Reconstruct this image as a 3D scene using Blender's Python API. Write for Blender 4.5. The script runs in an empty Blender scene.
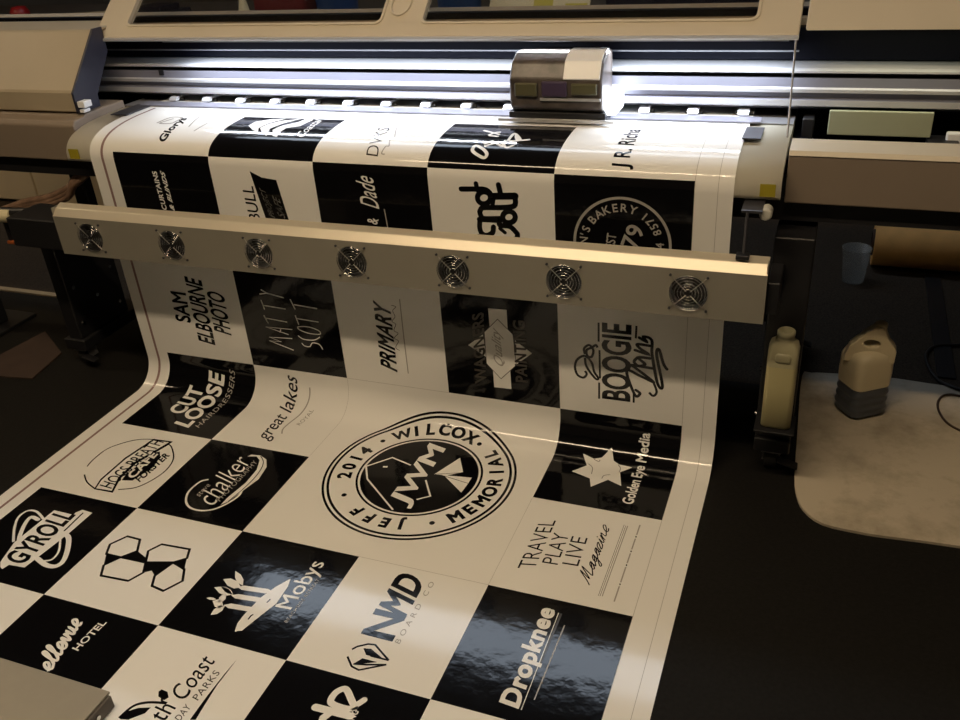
import bpy, bmesh, math, random
from mathutils import Vector, Matrix
random.seed(4)
C = bpy.context.scene.collection
PI = math.pi
# ------------------------------------------------------------ materials
def lin(c):
    return tuple(((v/255)/12.92 if v/255 <= .04045 else ((v/255+.055)/1.055)**2.4) for v in c)
def mat(name, rgb, rough=.5, metal=0., spec=.5, noise=0., nscale=40., bump=0., bscale=200., coat=0., alpha=None, emit=None, estr=0.):
    m = bpy.data.materials.new(name); m.use_nodes = True
    nt = m.node_tree; b = nt.nodes['Principled BSDF']
    col = rgb if max(rgb) <= 1.0 else lin(rgb)
    b.inputs['Base Color'].default_value = (*col, 1)
    b.inputs['Roughness'].default_value = rough
    b.inputs['Metallic'].default_value = metal
    b.inputs['Specular IOR Level'].default_value = spec
    b.inputs['Coat Weight'].default_value = coat
    tc = nt.nodes.new('ShaderNodeTexCoord')
    if noise:
        n = nt.nodes.new('ShaderNodeTexNoise'); n.inputs['Scale'].default_value = nscale; n.inputs['Detail'].default_value = 5
        r = nt.nodes.new('ShaderNodeValToRGB')
        r.color_ramp.elements[0].position = .3; r.color_ramp.elements[1].position = .7
        r.color_ramp.elements[0].color = (*[max(0, c*(1-noise)) for c in col], 1)
        r.color_ramp.elements[1].color = (*[min(1, c*(1+noise)) for c in col], 1)
        nt.links.new(tc.outputs['Object'], n.inputs['Vector']); nt.links.new(n.outputs['Fac'], r.inputs['Fac'])
        nt.links.new(r.outputs['Color'], b.inputs['Base Color'])
    if bump:
        n2 = nt.nodes.new('ShaderNodeTexNoise'); n2.inputs['Scale'].default_value = bscale; n2.inputs['Detail'].default_value = 3
        bp = nt.nodes.new('ShaderNodeBump'); bp.inputs['Strength'].default_value = bump; bp.inputs['Distance'].default_value = .002
        nt.links.new(tc.outputs['Object'], n2.inputs['Vector']); nt.links.new(n2.outputs['Fac'], bp.inputs['Height'])
        nt.links.new(bp.outputs['Normal'], b.inputs['Normal'])
    if alpha is not None: b.inputs['Alpha'].default_value = alpha
    if emit:
        b.inputs['Emission Color'].default_value = (*emit, 1); b.inputs['Emission Strength'].default_value = estr
    return m
def glass_mat(name, tint, keep):
    m = bpy.data.materials.new(name); m.use_nodes = True
    nt = m.node_tree; nt.nodes.clear()
    o = nt.nodes.new('ShaderNodeOutputMaterial'); t = nt.nodes.new('ShaderNodeBsdfTransparent'); g = nt.nodes.new('ShaderNodeBsdfGlossy')
    f = nt.nodes.new('ShaderNodeLayerWeight'); x = nt.nodes.new('ShaderNodeMixShader')
    t.inputs['Color'].default_value = (*tint, 1); g.inputs['Roughness'].default_value = .05; f.inputs['Blend'].default_value = keep
    nt.links.new(f.outputs['Facing'], x.inputs[0]); nt.links.new(t.outputs[0], x.inputs[1]); nt.links.new(g.outputs[0], x.inputs[2]); nt.links.new(x.outputs[0], o.inputs[0])
    return m
M = dict(
 vinyl=mat('white_vinyl', (.86,.855,.83), .085, spec=.34, bump=.09, bscale=8),
 ink=mat('black_ink', (.0035,.0035,.0045), .085, spec=.36, bump=.22, bscale=24),
 print_grey=mat('grey_ink', (.40,.385,.36), .2), print_dark=mat('charcoal_ink', (.055,.05,.045), .2),
 line=mat('mauve_ink', (.30,.20,.19), .25),
 cream_shaded=mat('shaded_cream_plastic', (.43,.365,.26), .45, noise=.03, nscale=6), cream=mat('cream_plastic', (.62,.55,.43), .42, noise=.03, nscale=6, bump=.05, bscale=900),  # the first is the cream with shade mixed into its colour
 taupe=mat('taupe_plastic', (.25,.20,.155), .5, noise=.04, nscale=5, bump=.05, bscale=900),
 apron=mat('apron_paint', (.72,.68,.57), .33),
 alu=mat('brushed_aluminium', (.80,.80,.82), .36, metal=.65, noise=.03, nscale=8),
 rail_mid=mat('rail_face', (.28,.28,.34), .4, metal=.5, noise=.05, nscale=8), rail_shade=mat('rail_groove_shade', (.02,.02,.025), .5),
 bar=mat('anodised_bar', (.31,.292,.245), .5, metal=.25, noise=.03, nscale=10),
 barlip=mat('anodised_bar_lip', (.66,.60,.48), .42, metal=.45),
 black=mat('black_metal', (.012,.012,.014), .45),
 navy=mat('dark_housing', (.002,.0022,.005), .5, spec=.08),
 plate=mat('blue_grey_plate', (.02,.02,.036), .45),
 chrome=mat('chrome_wire', (.6,.6,.6), .12, metal=1.), wire=mat('spoke_wire', (.35,.33,.30), .3, metal=.8),
 rubber=mat('black_rubber', (.015,.015,.015), .6),
 white=mat('white_plastic', (.85,.86,.88), .3),
 fan=mat('fan_plastic', (.018,.018,.02), .4),
 steel=mat('grey_steel', (.33,.33,.35), .4, metal=.6),
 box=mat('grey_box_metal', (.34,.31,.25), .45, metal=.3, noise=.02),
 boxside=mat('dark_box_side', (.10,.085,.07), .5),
 yellow=mat('yellow_sticker', (.36,.30,.02), .5), steel_dark=mat('dark_steel', (.06,.06,.07), .4, metal=.4), knob=mat('worn_knob', (.55,.54,.48), .4),
 carpet=mat('grey_carpet', (.052,.040,.029), .95, spec=.1, noise=.35, nscale=260, bump=.6, bscale=500),
 floormat=mat('black_floor_mat', (.0095,.0088,.0080), .62, spec=.16, noise=.25, nscale=120, bump=.3, bscale=300),
 strip=mat('pale_strip', (.34,.27,.17), .6),
 wall=mat('wall_paint', (.16,.145,.12), .8, noise=.05, nscale=3), ceil=mat('ceiling_paint', (.45,.42,.37), .9, noise=.03, nscale=3),
 cupboard=mat('cream_laminate', (.80,.68,.48), .5, noise=.03, nscale=4),
 bottle=mat('yellowed_bottle', (.50,.45,.24), .35, spec=.4),
 bottleup=mat('clear_yellow_plastic', (.44,.41,.26), .3, spec=.4),
 jug=mat('milky_jug', (.68,.59,.40), .35, spec=.4), liquid=mat('blue_grey_liquid', (.085,.095,.115), .3, spec=.4),
 board=mat('kraft_brown', (.85,.48,.15), .75, noise=.08, nscale=20),
 carton=mat('brown_cardboard', (.05,.03,.022), .85, noise=.1, nscale=20),
 hose=mat('stained_hose', (.32,.20,.135), .3, noise=.35, nscale=25),
 cup=mat('clear_cup', (.50,.52,.50), .25, alpha=.30),
 glass=glass_mat('tinted_window', (.86,.83,.78), .10),
 blue=mat('blue_plastic', (.015,.10,.42), .35), red=mat('red_plastic', (.28,.01,.01), .4), maroon=mat('maroon_fabric', (.16,.012,.025), .8),
 paper=mat('cream_paper', (.80,.72,.48), .7), paperyellow=mat('yellow_print', (.62,.55,.08), .7),
 screen=mat('dark_screen', (.012,.014,.03), .2), deck=mat('deck_paint', (.46,.39,.29), .6, noise=.05, nscale=6), bench=mat('dark_bench', (.07,.055,.042), .6, noise=.1, nscale=8),
 cable=mat('black_cable', (.012,.010,.010), .5), brown_cable=mat('brown_cable', (.05,.03,.02), .5),
 orange=mat('orange_plastic', (.45,.12,.03), .4), olive=mat('olive_label', (.10,.095,.05), .4), purple=mat('purple_label', (.065,.045,.09), .4),
 carriage=mat('carriage_plastic', (.085,.07,.062), .35, noise=.4, nscale=30),
 glare=mat('carriage_glare', (.9,.9,.95), .3, emit=(.85,.92,1), estr=5.0),  # emission put in for the glare on the carriage
 green=mat('pale_green_panel', (.40,.43,.30), .4),
)
# mottled felt for the spill cloth
def felt():
    m = mat('felt_cloth', (.52,.43,.32), .95, spec=.05, bump=.35, bscale=260)
    nt = m.node_tree; b = nt.nodes['Principled BSDF']; tc = nt.nodes.new('ShaderNodeTexCoord')
    n = nt.nodes.new('ShaderNodeTexNoise'); n.inputs['Scale'].default_value = 7; n.inputs['Detail'].default_value = 7; n.inputs['Roughness'].default_value = .65
    r = nt.nodes.new('ShaderNodeValToRGB'); e = r.color_ramp.elements
    e[0].position = .26; e[0].color = (.29,.245,.18,1); e[1].position = .55; e[1].color = (.53,.465,.365,1)
    nt.links.new(tc.outputs['Object'], n.inputs['Vector']); nt.links.new(n.outputs['Fac'], r.inputs['Fac']); nt.links.new(r.outputs['Color'], b.inputs['Base Color'])
    return m
M['felt'] = felt()
# ------------------------------------------------------------ object helpers
def obj(name, me, m, parent=None, smooth=False, bev=0., label=None):
    if isinstance(me, bmesh.types.BMesh):
        bm = me; bmesh.ops.recalc_face_normals(bm, faces=bm.faces[:])
        me = bpy.data.meshes.new(name); bm.to_mesh(me); bm.free()
    ms = m if isinstance(m, (list, tuple)) else [m]
    if not me.materials:
        for k in ms: me.materials.append(M[k] if isinstance(k, str) else k)
    o = bpy.data.objects.new(name, me); C.objects.link(o)
    if parent:
        o.parent = parent
        if parent.type == 'EMPTY' or parent.get('_w'): pass
    if smooth:
        for p in me.polygons: p.use_smooth = True
    if bev:
        b = o.modifiers.new('bevel', 'BEVEL'); b.width = bev; b.segments = 3; b.limit_method = 'ANGLE'; b.harden_normals = False
    if label: o['label'] = label
    return o
def tag(o, label, cat, group=None):
    o['label'] = label; o['category'] = cat
    if group: o['group'] = group
    return o
def thing(name, label, cat, group=None):
    o = bpy.data.objects.new(name, None); C.objects.link(o); o.empty_display_size = .05
    return tag(o, label, cat, group)
def base(o, loc):
    """put the Empty at the thing's base while its parts stay where they were modelled"""
    o.location = loc
    for c in o.children: c.location = -Vector(loc)
def struct(name, bm, m):
    o = obj(name, bm, m); o['kind'] = 'structure'; return o
def bx(bm, x0, x1, y0, y1, z0, z1, mi=0, rot=None):
    vs = [bm.verts.new((x, y, z)) for x in (x0, x1) for y in (y0, y1) for z in (z0, z1)]
    if rot:
        c = Vector(((x0+x1)/2, (y0+y1)/2, (z0+z1)/2))
        for v in vs: v.co = c + rot @ (v.co - c)
    for f in ((0,1,3,2),(4,6,7,5),(0,4,5,1),(2,3,7,6),(0,2,6,4),(1,5,7,3)):
        bm.faces.new([vs[i] for i in f]).material_index = mi
    return bm
def box(*a, **k): return bx(bmesh.new(), *a, **k)
def ext(bm, prof, x0, x1, mi=0):
    """closed (y,z) profile swept along x"""
    a = [bm.verts.new((x0, y, z)) for y, z in prof]; b = [bm.verts.new((x1, y, z)) for y, z in prof]
    n = len(prof)
    for i in range(n): bm.faces.new((a[i], a[(i+1) % n], b[(i+1) % n], b[i])).material_index = mi
    for ring in (a, b):
        f = bm.faces.new(ring); f.material_index = mi
    return bm
def tube(bm, pts, r, n=10, mi=0, closed=False, cap=True):
    pts = [Vector(p) for p in pts]; rings = []; N = len(pts); up = None
    for i, p in enumerate(pts):
        if closed: d = pts[(i+1) % N] - pts[i-1]
        else: d = pts[min(i+1, N-1)] - pts[max(i-1, 0)]
        d.normalize()
        if up is None:
            up = Vector((0,0,1)) if abs(d.z) < .9 else Vector((1,0,0))
        s = d.cross(up).normalized(); up = s.cross(d).normalized()
        rr = r[i] if isinstance(r, (list, tuple)) else r
        rings.append([bm.verts.new(p + rr*(math.cos(2*PI*k/n)*s + math.sin(2*PI*k/n)*up)) for k in range(n)])
    for i in range(N if closed else N-1):
        A = rings[i]; B = rings[(i+1) % N]
        for k in range(n): bm.faces.new((A[k], A[(k+1) % n], B[(k+1) % n], B[k])).material_index = mi
    if cap and not closed:
        for R in (rings[0], rings[-1]): bm.faces.new(R).material_index = mi
    return bm
def smooth_pts(pts, k=6, closed=False):
    P = [Vector(p) for p in pts]; N = len(P); out = []
    for i in range(N if closed else N-1):
        if closed: a, b, c, d = P[i-1], P[i], P[(i+1) % N], P[(i+2) % N]
        else: a, b, c, d = P[max(i-1, 0)], P[i], P[i+1], P[min(i+2, N-1)]
        for j in range(k):
            t = j/k
            out.append(.5*((2*b) + (c-a)*t + (2*a-5*b+4*c-d)*t*t + (3*b-a-3*c+d)*t**3))
    if not closed: out.append(P[-1])
    return out
def cyl(bm, p0, p1, r, n=24, mi=0): return tube(bm, [p0, p1], r, n, mi)
def lathe(bm, prof, c, n=32, mi=0, axis='z'):
    rings = []
    for r, h in prof:
        ring = []
        for k in range(n):
            a = 2*PI*k/n
            p = (r*math.cos(a), r*math.sin(a), h) if axis == 'z' else (h, r*math.cos(a), r*math.sin(a))
            ring.append(bm.verts.new(Vector(c)+Vector(p)))
        rings.append(ring)
    for A, B in zip(rings[:-1], rings[1:]):
        for k in range(n): bm.faces.new((A[k], A[(k+1) % n], B[(k+1) % n], B[k])).material_index = mi
    return bm, rings
def loft(bm, secs, mi=0, cap0=True, cap1=True):
    R = [[bm.verts.new(p) for p in s] for s in secs]; n = len(R[0])
    for A, B in zip(R[:-1], R[1:]):
        for k in range(n): bm.faces.new((A[k], A[(k+1) % n], B[(k+1) % n], B[k])).material_index = mi
    if cap0: bm.faces.new(R[0]).material_index = mi
    if cap1: bm.faces.new(R[-1]).material_index = mi
    return bm
def rrect(cx, cy, z, hx, hy, r, rot=0., n=5):
    out = []; r = min(r, hx*.999, hy*.999)
    for sx, sy, a0 in ((1,1,0),(-1,1,90),(-1,-1,180),(1,-1,270)):
        for k in range(n+1):
            a = math.radians(a0 + 90*k/n)
            x = sx*(hx-r) + r*math.cos(a); y = sy*(hy-r) + r*math.sin(a)
            out.append((cx + x*math.cos(rot)-y*math.sin(rot), cy + x*math.sin(rot)+y*math.cos(rot), z))
    return out
# ------------------------------------------------------------ the banner's path from the gantry to the floor
CELL = .30
XL, XR = -.077, 1.578
def path():
    p = []; y = -1.3
    while y < .155-1e-6: p.append((y, 0.)); y += .05
    p.append((.155, 0.))
    for i in range(1, 25):
        a = i/24*PI/2; p.append((.155+.08*math.sin(a), .08-.08*math.cos(a)))
    for i in range(1, 13): p.append((.235-.003*i/12, .08+(.672-.08)*i/12))
    q = [(.232,.672),(.230,.725),(.275,.746),(.40,.7505)]
    for i in range(1, 33):
        t = i/32; w = ((1-t)**3, 3*(1-t)**2*t, 3*(1-t)*t*t, t**3)
        p.append((sum(a*b[0] for a, b in zip(w, q)), sum(a*b[1] for a, b in zip(w, q))))
    p.append((.50, .752)); p.append((.63, .752))
    s = [p[0][0]]
    for a, b in zip(p[:-1], p[1:]): s.append(s[-1]+math.hypot(b[0]-a[0], b[1]-a[1]))
    return p, s
PP, SS = path()
import bisect
def on_sheet(x, s, off=0.):
    i = min(max(bisect.bisect_right(SS, s)-1, 0), len(SS)-2)
    k = (s-SS[i])/(SS[i+1]-SS[i]); a, b = PP[i], PP[i+1]
    ty, tz = b[0]-a[0], b[1]-a[1]; l = math.hypot(ty, tz)
    if off > 0:   # smooth normals so layers stay apart on the curves
        j0, j1 = max(i-1, 0), min(i+2, len(SS)-1)
        ty = (PP[j1][0]-PP[j0][0]); tz = (PP[j1][1]-PP[j0][1]); l = math.hypot(ty, tz)
    return Vector((x, a[0]+(b[0]-a[0])*k - tz/l*off, a[1]+(b[1]-a[1])*k + ty/l*off))
LOGOS=[
('T','SAM','c','k',(0.1184,0.4105),(0.1255,0.5057),(0.0645,0.4121)),
('T','ELBOURNE','c','k',(0.1844,0.3471),(0.1901,0.5501),(0.1277,0.3565)),
('T','PHOTO','c','k',(0.2487,0.3865),(0.2545,0.5141),(0.1916,0.3971)),
('S','w',1,0,0,0.0028,[(0.4452,0.3661),(0.4122,0.3755),(0.3724,0.3863),(0.4102,0.3879),(0.3749,0.398),(0.4478,0.4027)]),
('S','w',1,0,0,0.0028,[(0.4385,0.4137),(0.37,0.4291),(0.4535,0.4311)]),
('S','w',1,0,0,0.0028,[(0.4171,0.428),(0.4116,0.4171)]),
('S','w',1,0,0,0.0028,[(0.3708,0.4648),(0.3796,0.4414)]),
('S','w',1,0,0,0.0028,[(0.376,0.4566),(0.4418,0.4523)]),
('S','w',1,0,0,0.0028,[(0.3718,0.511),(0.3772,0.4832)]),
('S','w',1,0,0,0.0028,[(0.3752,0.4952),(0.4452,0.4917)]),
('S','w',1,0,0,0.0028,[(0.3786,0.5419),(0.3951,0.5337),(0.4453,0.5253)]),
('S','w',1,0,0,0.0028,[(0.371,0.5282),(0.3951,0.5337)]),
('S','w',1,0,0,0.0028,[(0.4715,0.4764),(0.4773,0.4486)]),
('S','w',1,0,0,0.0028,[(0.4732,0.467),(0.5405,0.464)]),
('S','w',1,0,0,0.0028,[(0.4651,0.5231),(0.475,0.4941)]),
('S','w',1,0,0,0.0028,[(0.4733,0.5081),(0.5433,0.5039)]),
('S','w',1,0,1,0.0028,[(0.5391,0.3807),(0.5304,0.3953),(0.5105,0.3972),(0.4991,0.3845),(0.4832,0.3847),(0.4756,0.3927)]),
('S','w',1,0,1,0.0028,[(0.4684,0.4142),(0.4848,0.4051),(0.5168,0.407),(0.5368,0.4184)]),
('S','w',1,1,1,0.0028,[(0.4737,0.4415),(0.506,0.4454),(0.5359,0.4381),(0.5384,0.4274),(0.5068,0.4257),(0.4787,0.4324)]),
('T','PRIMARY','bci','k',(0.7571,0.3404),(0.7608,0.5399),(0.7094,0.3491)),
('S','d',1,0,1,0.0015,[(0.7713,0.4082),(0.7614,0.4168),(0.7717,0.4361),(0.7605,0.4436),(0.7732,0.4586),(0.7625,0.4661),(0.77,0.4846),(0.7602,0.4922),(0.7707,0.5065),(0.7664,0.5233),(0.7764,0.5352),(0.764,0.5381)]),
('S','g',1,0,0,0.003,[(0.7883,0.3417),(0.7884,0.4516),(0.7899,0.558)]),
('P','w',1,[(1.0263,0.5585),(1.0732,0.5596),(1.0738,0.3375),(1.0279,0.3363)]),
('P','w',1,[(1.0074,0.4851),(0.9661,0.4498),(1.013,0.4211)]),
('P','w',1,[(1.0903,0.4786),(1.1327,0.4481),(1.0888,0.4097)]),
('P','w',2,[(1.049,0.5322),(1.0861,0.4949),(1.0908,0.41),(1.048,0.3641),(1.0118,0.4034),(1.0119,0.4921)]),
('S','d',3,1,0,0.0015,[(1.049,0.5322),(1.0861,0.4949),(1.0908,0.41),(1.048,0.3641),(1.0118,0.4034),(1.0119,0.4921)]),
('T','WAGNERS','bc','d',(1.0082,0.3501),(1.0146,0.5489),(0.9762,0.339),4),
('T','PAINTING','bc','d',(1.1185,0.3634),(1.119,0.5362),(1.0864,0.3618),4),
('T','Quality','i','g',(1.0649,0.3976),(1.0602,0.5022),(1.0323,0.4062),4),
('T','BOOGIE','c','k',(1.3762,0.3472),(1.376,0.555),(1.3053,0.3464)),
('S','k',1,0,0,0.0048,[(1.2983,0.5522),(1.2982,0.5018)]),
('S','k',1,0,0,0.0048,[(1.3002,0.4797),(1.3013,0.4022)]),
('S','k',1,0,0,0.0048,[(1.2992,0.3903),(1.2991,0.3444)]),
('S','k',1,0,0,0.0048,[(1.3863,0.5541),(1.3854,0.5216)]),
('S','k',1,0,0,0.0048,[(1.3829,0.3797),(1.3834,0.3465)]),
('S','k',1,0,1,0.006,[(1.2646,0.4178),(1.2686,0.4091),(1.2603,0.3985),(1.2459,0.4044),(1.24,0.4259),(1.2465,0.4475),(1.265,0.4592),(1.2811,0.4432),(1.2871,0.4187),(1.2972,0.4026),(1.2899,0.4006),(1.2688,0.43),(1.2649,0.4546)]),
('S','k',1,0,1,0.006,[(1.265,0.4637),(1.2632,0.4793),(1.2754,0.4899),(1.2853,0.4777),(1.2812,0.4591),(1.2711,0.46),(1.2692,0.4756),(1.2814,0.484),(1.2914,0.492),(1.2954,0.4858)]),
('S','k',1,0,1,0.0072,[(1.388,0.3828),(1.3981,0.375),(1.3862,0.3685),(1.3653,0.4322),(1.3971,0.4232),(1.4286,0.4119),(1.3849,0.4441),(1.3769,0.4497),(1.4257,0.4476)]),
('S','k',1,0,1,0.006,[(1.4286,0.4119),(1.4372,0.3857),(1.4297,0.373),(1.4197,0.3807)]),
('S','k',1,0,1,0.0072,[(1.3902,0.4717),(1.3826,0.4595),(1.3926,0.4497),(1.408,0.4563),(1.3922,0.472),(1.4192,0.4734)]),
('S','k',1,0,1,0.0072,[(1.384,0.4908),(1.4151,0.4839),(1.3955,0.4967),(1.3895,0.5069),(1.4183,0.5063)]),
('S','k',1,0,1,0.0072,[(1.393,0.5247),(1.4104,0.5161),(1.4025,0.5281),(1.4217,0.5219),(1.424,0.4829),(1.4385,0.4088),(1.4503,0.4038),(1.4343,0.4843),(1.4395,0.499),(1.4502,0.4644),(1.4591,0.4501)]),
('T','CUT','b','w',(0.1412,0.0825),(0.1365,0.2045),(0.0863,0.0873)),
('T','LOOSE','b','w',(0.2033,0.0299),(0.1957,0.2518),(0.1462,0.0395)),
('T','HAIRDRESSERS','s','g2',(0.2317,0.0376),(0.2301,0.2679),(0.2135,0.0447)),
('T','great lakes','n','k',(0.4658,0.03),(0.4518,0.2702),(0.4071,0.0485)),
('S','g',1,0,1,0.004,[(0.473,0.0743),(0.4632,0.0995),(0.4689,0.1486),(0.4781,0.1995),(0.4799,0.2291),(0.4775,0.2535)]),
('T','ROYAL','s','g',(0.5005,0.122),(0.5063,0.1911),(0.4871,0.1247)),
('P','w',1,[(1.3368,0.2178),(1.3484,0.1831),(1.365,0.1743),(1.3961,0.1719),(1.3718,0.1481),(1.3867,0.096),(1.3513,0.111),(1.3192,0.0738),(1.3085,0.1047),(1.2599,0.1207),(1.2889,0.1531),(1.2697,0.1899),(1.2997,0.1798),(1.3177,0.1866)]),
('S','d',2,0,1,0.0015,[(1.291,0.16),(1.304,0.1474),(1.3085,0.1226)]),
('S','d',2,0,1,0.0015,[(1.3362,0.1112),(1.3386,0.1246),(1.3521,0.1316)]),
('S','d',2,0,1,0.0015,[(1.3001,0.1784),(1.313,0.1735),(1.3156,0.1791)]),
('S','d',2,0,1,0.0015,[(1.3613,0.1736),(1.3697,0.162),(1.3696,0.1462)]),
('T','Golden Eye Media','c','w',(1.4355,0.0349),(1.4341,0.2652),(1.4004,0.0359)),
('T','chalker','t','w',(0.4783,-0.243),(0.4653,-0.0587),(0.4151,-0.2251)),
('T','PHOTOGRAPHY','s','g2',(0.4835,-0.2218),(0.4832,-0.0568),(0.4674,-0.2167)),
('T','steve','s','g2',(0.4226,-0.2203),(0.4221,-0.1732),(0.4084,-0.2161)),
('S','w',1,0,1,0.0055,[(0.4017,-0.1544),(0.386,-0.1692),(0.3834,-0.2094),(0.3998,-0.243),(0.4267,-0.2621),(0.4595,-0.2642),(0.4878,-0.2498),(0.5061,-0.2208),(0.5149,-0.1913),(0.5106,-0.1733),(0.5005,-0.1844)]),
('P','w',1,[(0.4929,-0.2325),(0.4919,-0.206),(0.5017,-0.1395),(0.4979,-0.0855),(0.4823,-0.0479),(0.4652,-0.0355),(0.4408,-0.0422),(0.4472,-0.0318),(0.4733,-0.0289),(0.4979,-0.0405),(0.5166,-0.0685),(0.5254,-0.1186),(0.5141,-0.1668),(0.5047,-0.2131)]),
('S','k',2,0,1,0.0022,[(0.503,-0.2163),(0.5112,-0.1537),(0.511,-0.0995),(0.4986,-0.0555),(0.475,-0.0315)]),
('S','k',1,0,1,0.0035,[(0.0714,-0.2261),(0.1016,-0.2499),(0.1399,-0.266)]),
('S','k',1,0,1,0.0035,[(0.2027,-0.2528),(0.2411,-0.2335),(0.2627,-0.193),(0.2687,-0.1471),(0.2545,-0.1024),(0.2177,-0.062),(0.1983,-0.0511)]),
('S','k',1,0,1,0.0028,[(0.143,-0.0432),(0.1059,-0.0533),(0.0726,-0.0789),(0.0487,-0.1147),(0.046,-0.1631),(0.0524,-0.1953)]),
('P','k',1,[(0.1406,-0.2692),(0.1268,-0.2294),(0.1246,-0.1351),(0.1412,-0.041),(0.2028,-0.0375),(0.2001,-0.0591),(0.172,-0.1498),(0.1771,-0.2153),(0.1985,-0.2675)]),
('P','w',2,[(0.1436,-0.265),(0.1329,-0.2324),(0.1311,-0.1408),(0.1479,-0.0472),(0.195,-0.0435),(0.1635,-0.1448),(0.1679,-0.212),(0.1903,-0.2619)]),
('T','HOGS BREATH','n','k',(0.1842,-0.2558),(0.1818,-0.0471),(0.143,-0.2526),3),
('P','k',1,[(0.1846,-0.219),(0.2129,-0.2122),(0.2279,-0.1495),(0.2157,-0.1069),(0.1982,-0.0865),(0.1882,-0.0943),(0.1822,-0.1543),(0.1807,-0.2043)]),
('T','CAFE','b','w',(0.2117,-0.2056),(0.2032,-0.0978),(0.1833,-0.2007),2),
('T','FORSTER','b','k',(0.2372,-0.2134),(0.2384,-0.0944),(0.2125,-0.2024)),
('T','TRAVEL','t2','k',(1.2769,-0.2281),(1.2761,-0.0666),(1.2411,-0.2356)),
('T','PLAY','t2','k',(1.3192,-0.2029),(1.3169,-0.1034),(1.2851,-0.2051)),
('T','LIVE','t2','k',(1.3619,-0.1944),(1.3586,-0.1038),(1.3271,-0.1964)),
('C','Magazine',0.0024,'k',(1.3967,-0.2388),(1.3954,-0.0557),(1.3693,-0.2151)),
('S','d',1,0,0,0.0009,[(1.4225,-0.2654),(1.4239,-0.0386)]),
('S','d',1,0,0,0.0009,[(1.426,-0.2658),(1.4279,-0.0398)]),
('S','g',1,0,0,0.002,[(1.4302,-0.2646),(1.432,-0.0398)]),
('S','g',1,0,0,0.003,[(1.4563,-0.272),(1.4564,-0.2273)]),
('S','g',1,0,0,0.003,[(1.4565,-0.2159),(1.4566,-0.1689)]),
('S','g',1,0,0,0.003,[(1.4567,-0.1568),(1.4568,-0.1249)]),
('S','g',1,0,0,0.003,[(1.4568,-0.1124),(1.4569,-0.0766)]),
('S','g',1,0,0,0.003,[(1.457,-0.0636),(1.4571,-0.029)]),
('P','k',1,[(1.4549,-0.2221),(1.4557,-0.2183),(1.4581,-0.2211),(1.4572,-0.2249)]),
('P','k',1,[(1.455,-0.1634),(1.4559,-0.1594),(1.4583,-0.1624),(1.4574,-0.1663)]),
('P','k',1,[(1.4551,-0.1192),(1.456,-0.1151),(1.4585,-0.1182),(1.4576,-0.1222)]),
('P','k',1,[(1.4552,-0.0706),(1.4561,-0.0664),(1.4587,-0.0696),(1.4577,-0.0739)]),
('P','w',1,[(0.1229,-0.5486),(0.1011,-0.4874),(0.1042,-0.3648),(0.164,-0.3655),(0.1631,-0.3569),(0.1721,-0.3435),(0.2047,-0.3461),(0.2043,-0.424),(0.1952,-0.5183),(0.192,-0.5466),(0.1504,-0.5497),(0.1462,-0.5653),(0.1365,-0.5616)]),
('T','GYROLL','bc','k',(0.1835,-0.5425),(0.1723,-0.3643),(0.1201,-0.538),2),
('S','k',2,0,0,0.004,[(0.1873,-0.4205),(0.1825,-0.3525)]),
('S','w',1,0,1,0.006,[(0.1036,-0.3988),(0.0651,-0.3815),(0.0401,-0.3856),(0.0376,-0.412),(0.0603,-0.4461),(0.0975,-0.4857)]),
('S','w',1,0,1,0.01,[(0.0928,-0.4049),(0.0684,-0.4019),(0.0726,-0.4253),(0.0953,-0.4642),(0.1129,-0.4839)]),
('S','w',1,0,1,0.012,[(0.1985,-0.5148),(0.2331,-0.5252),(0.2574,-0.523),(0.2632,-0.506),(0.2467,-0.4742),(0.2185,-0.4392),(0.1992,-0.4283)]),
('S','w',1,0,1,0.005,[(0.2165,-0.5172),(0.2333,-0.5071),(0.2275,-0.4799),(0.1949,-0.4406)]),
('S','k',1,1,0,0.0058,[(0.3276,-0.4267),(0.3479,-0.3922),(0.385,-0.3933),(0.4053,-0.4271),(0.3825,-0.4555),(0.3425,-0.4559)]),
('S','k',1,1,0,0.0058,[(0.3631,-0.4881),(0.3825,-0.4555),(0.4499,-0.4535),(0.4663,-0.4814),(0.4516,-0.5125),(0.3808,-0.5167)]),
('S','k',1,1,0,0.0058,[(0.4492,-0.4526),(0.43,-0.4198),(0.445,-0.3922),(0.5188,-0.3879),(0.5316,-0.4147),(0.5099,-0.4345)]),
('S','k',1,1,0,0.0058,[(0.4978,-0.4828),(0.5106,-0.4354),(0.5482,-0.4462),(0.5677,-0.4778),(0.5463,-0.5153),(0.5125,-0.51)]),
('P','k',1,[(0.3425,-0.4559),(0.3825,-0.4555),(0.3631,-0.4881)]),
('P','k',1,[(0.3825,-0.4555),(0.4053,-0.4271),(0.4426,-0.4411),(0.4499,-0.4535)]),
('P','k',1,[(0.5316,-0.4147),(0.5099,-0.4345),(0.5482,-0.4462)]),
('P','k',1,[(0.4499,-0.4535),(0.4663,-0.4814),(0.4802,-0.4708),(0.4978,-0.4828),(0.5106,-0.4354)]),
('S','w',1,2,1,0.013,[(0.7099,-0.5105),(0.7343,-0.5083),(0.7585,-0.5061)]),
('S','w',1,2,1,0.013,[(0.7082,-0.4826),(0.7338,-0.4802),(0.7593,-0.4778)]),
('S','w',1,2,1,0.013,[(0.7065,-0.4573),(0.7346,-0.4543),(0.7625,-0.4513)]),
('P','w',1,[(0.7614,-0.5681),(0.754,-0.5468),(0.7537,-0.5244),(0.7588,-0.4737),(0.7728,-0.4346),(0.7905,-0.4035),(0.7975,-0.4256),(0.8007,-0.4757),(0.786,-0.5221),(0.7742,-0.5612)]),
('S','k',2,0,1,0.003,[(0.7694,-0.5321),(0.7692,-0.5222),(0.7722,-0.5172)]),
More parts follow.
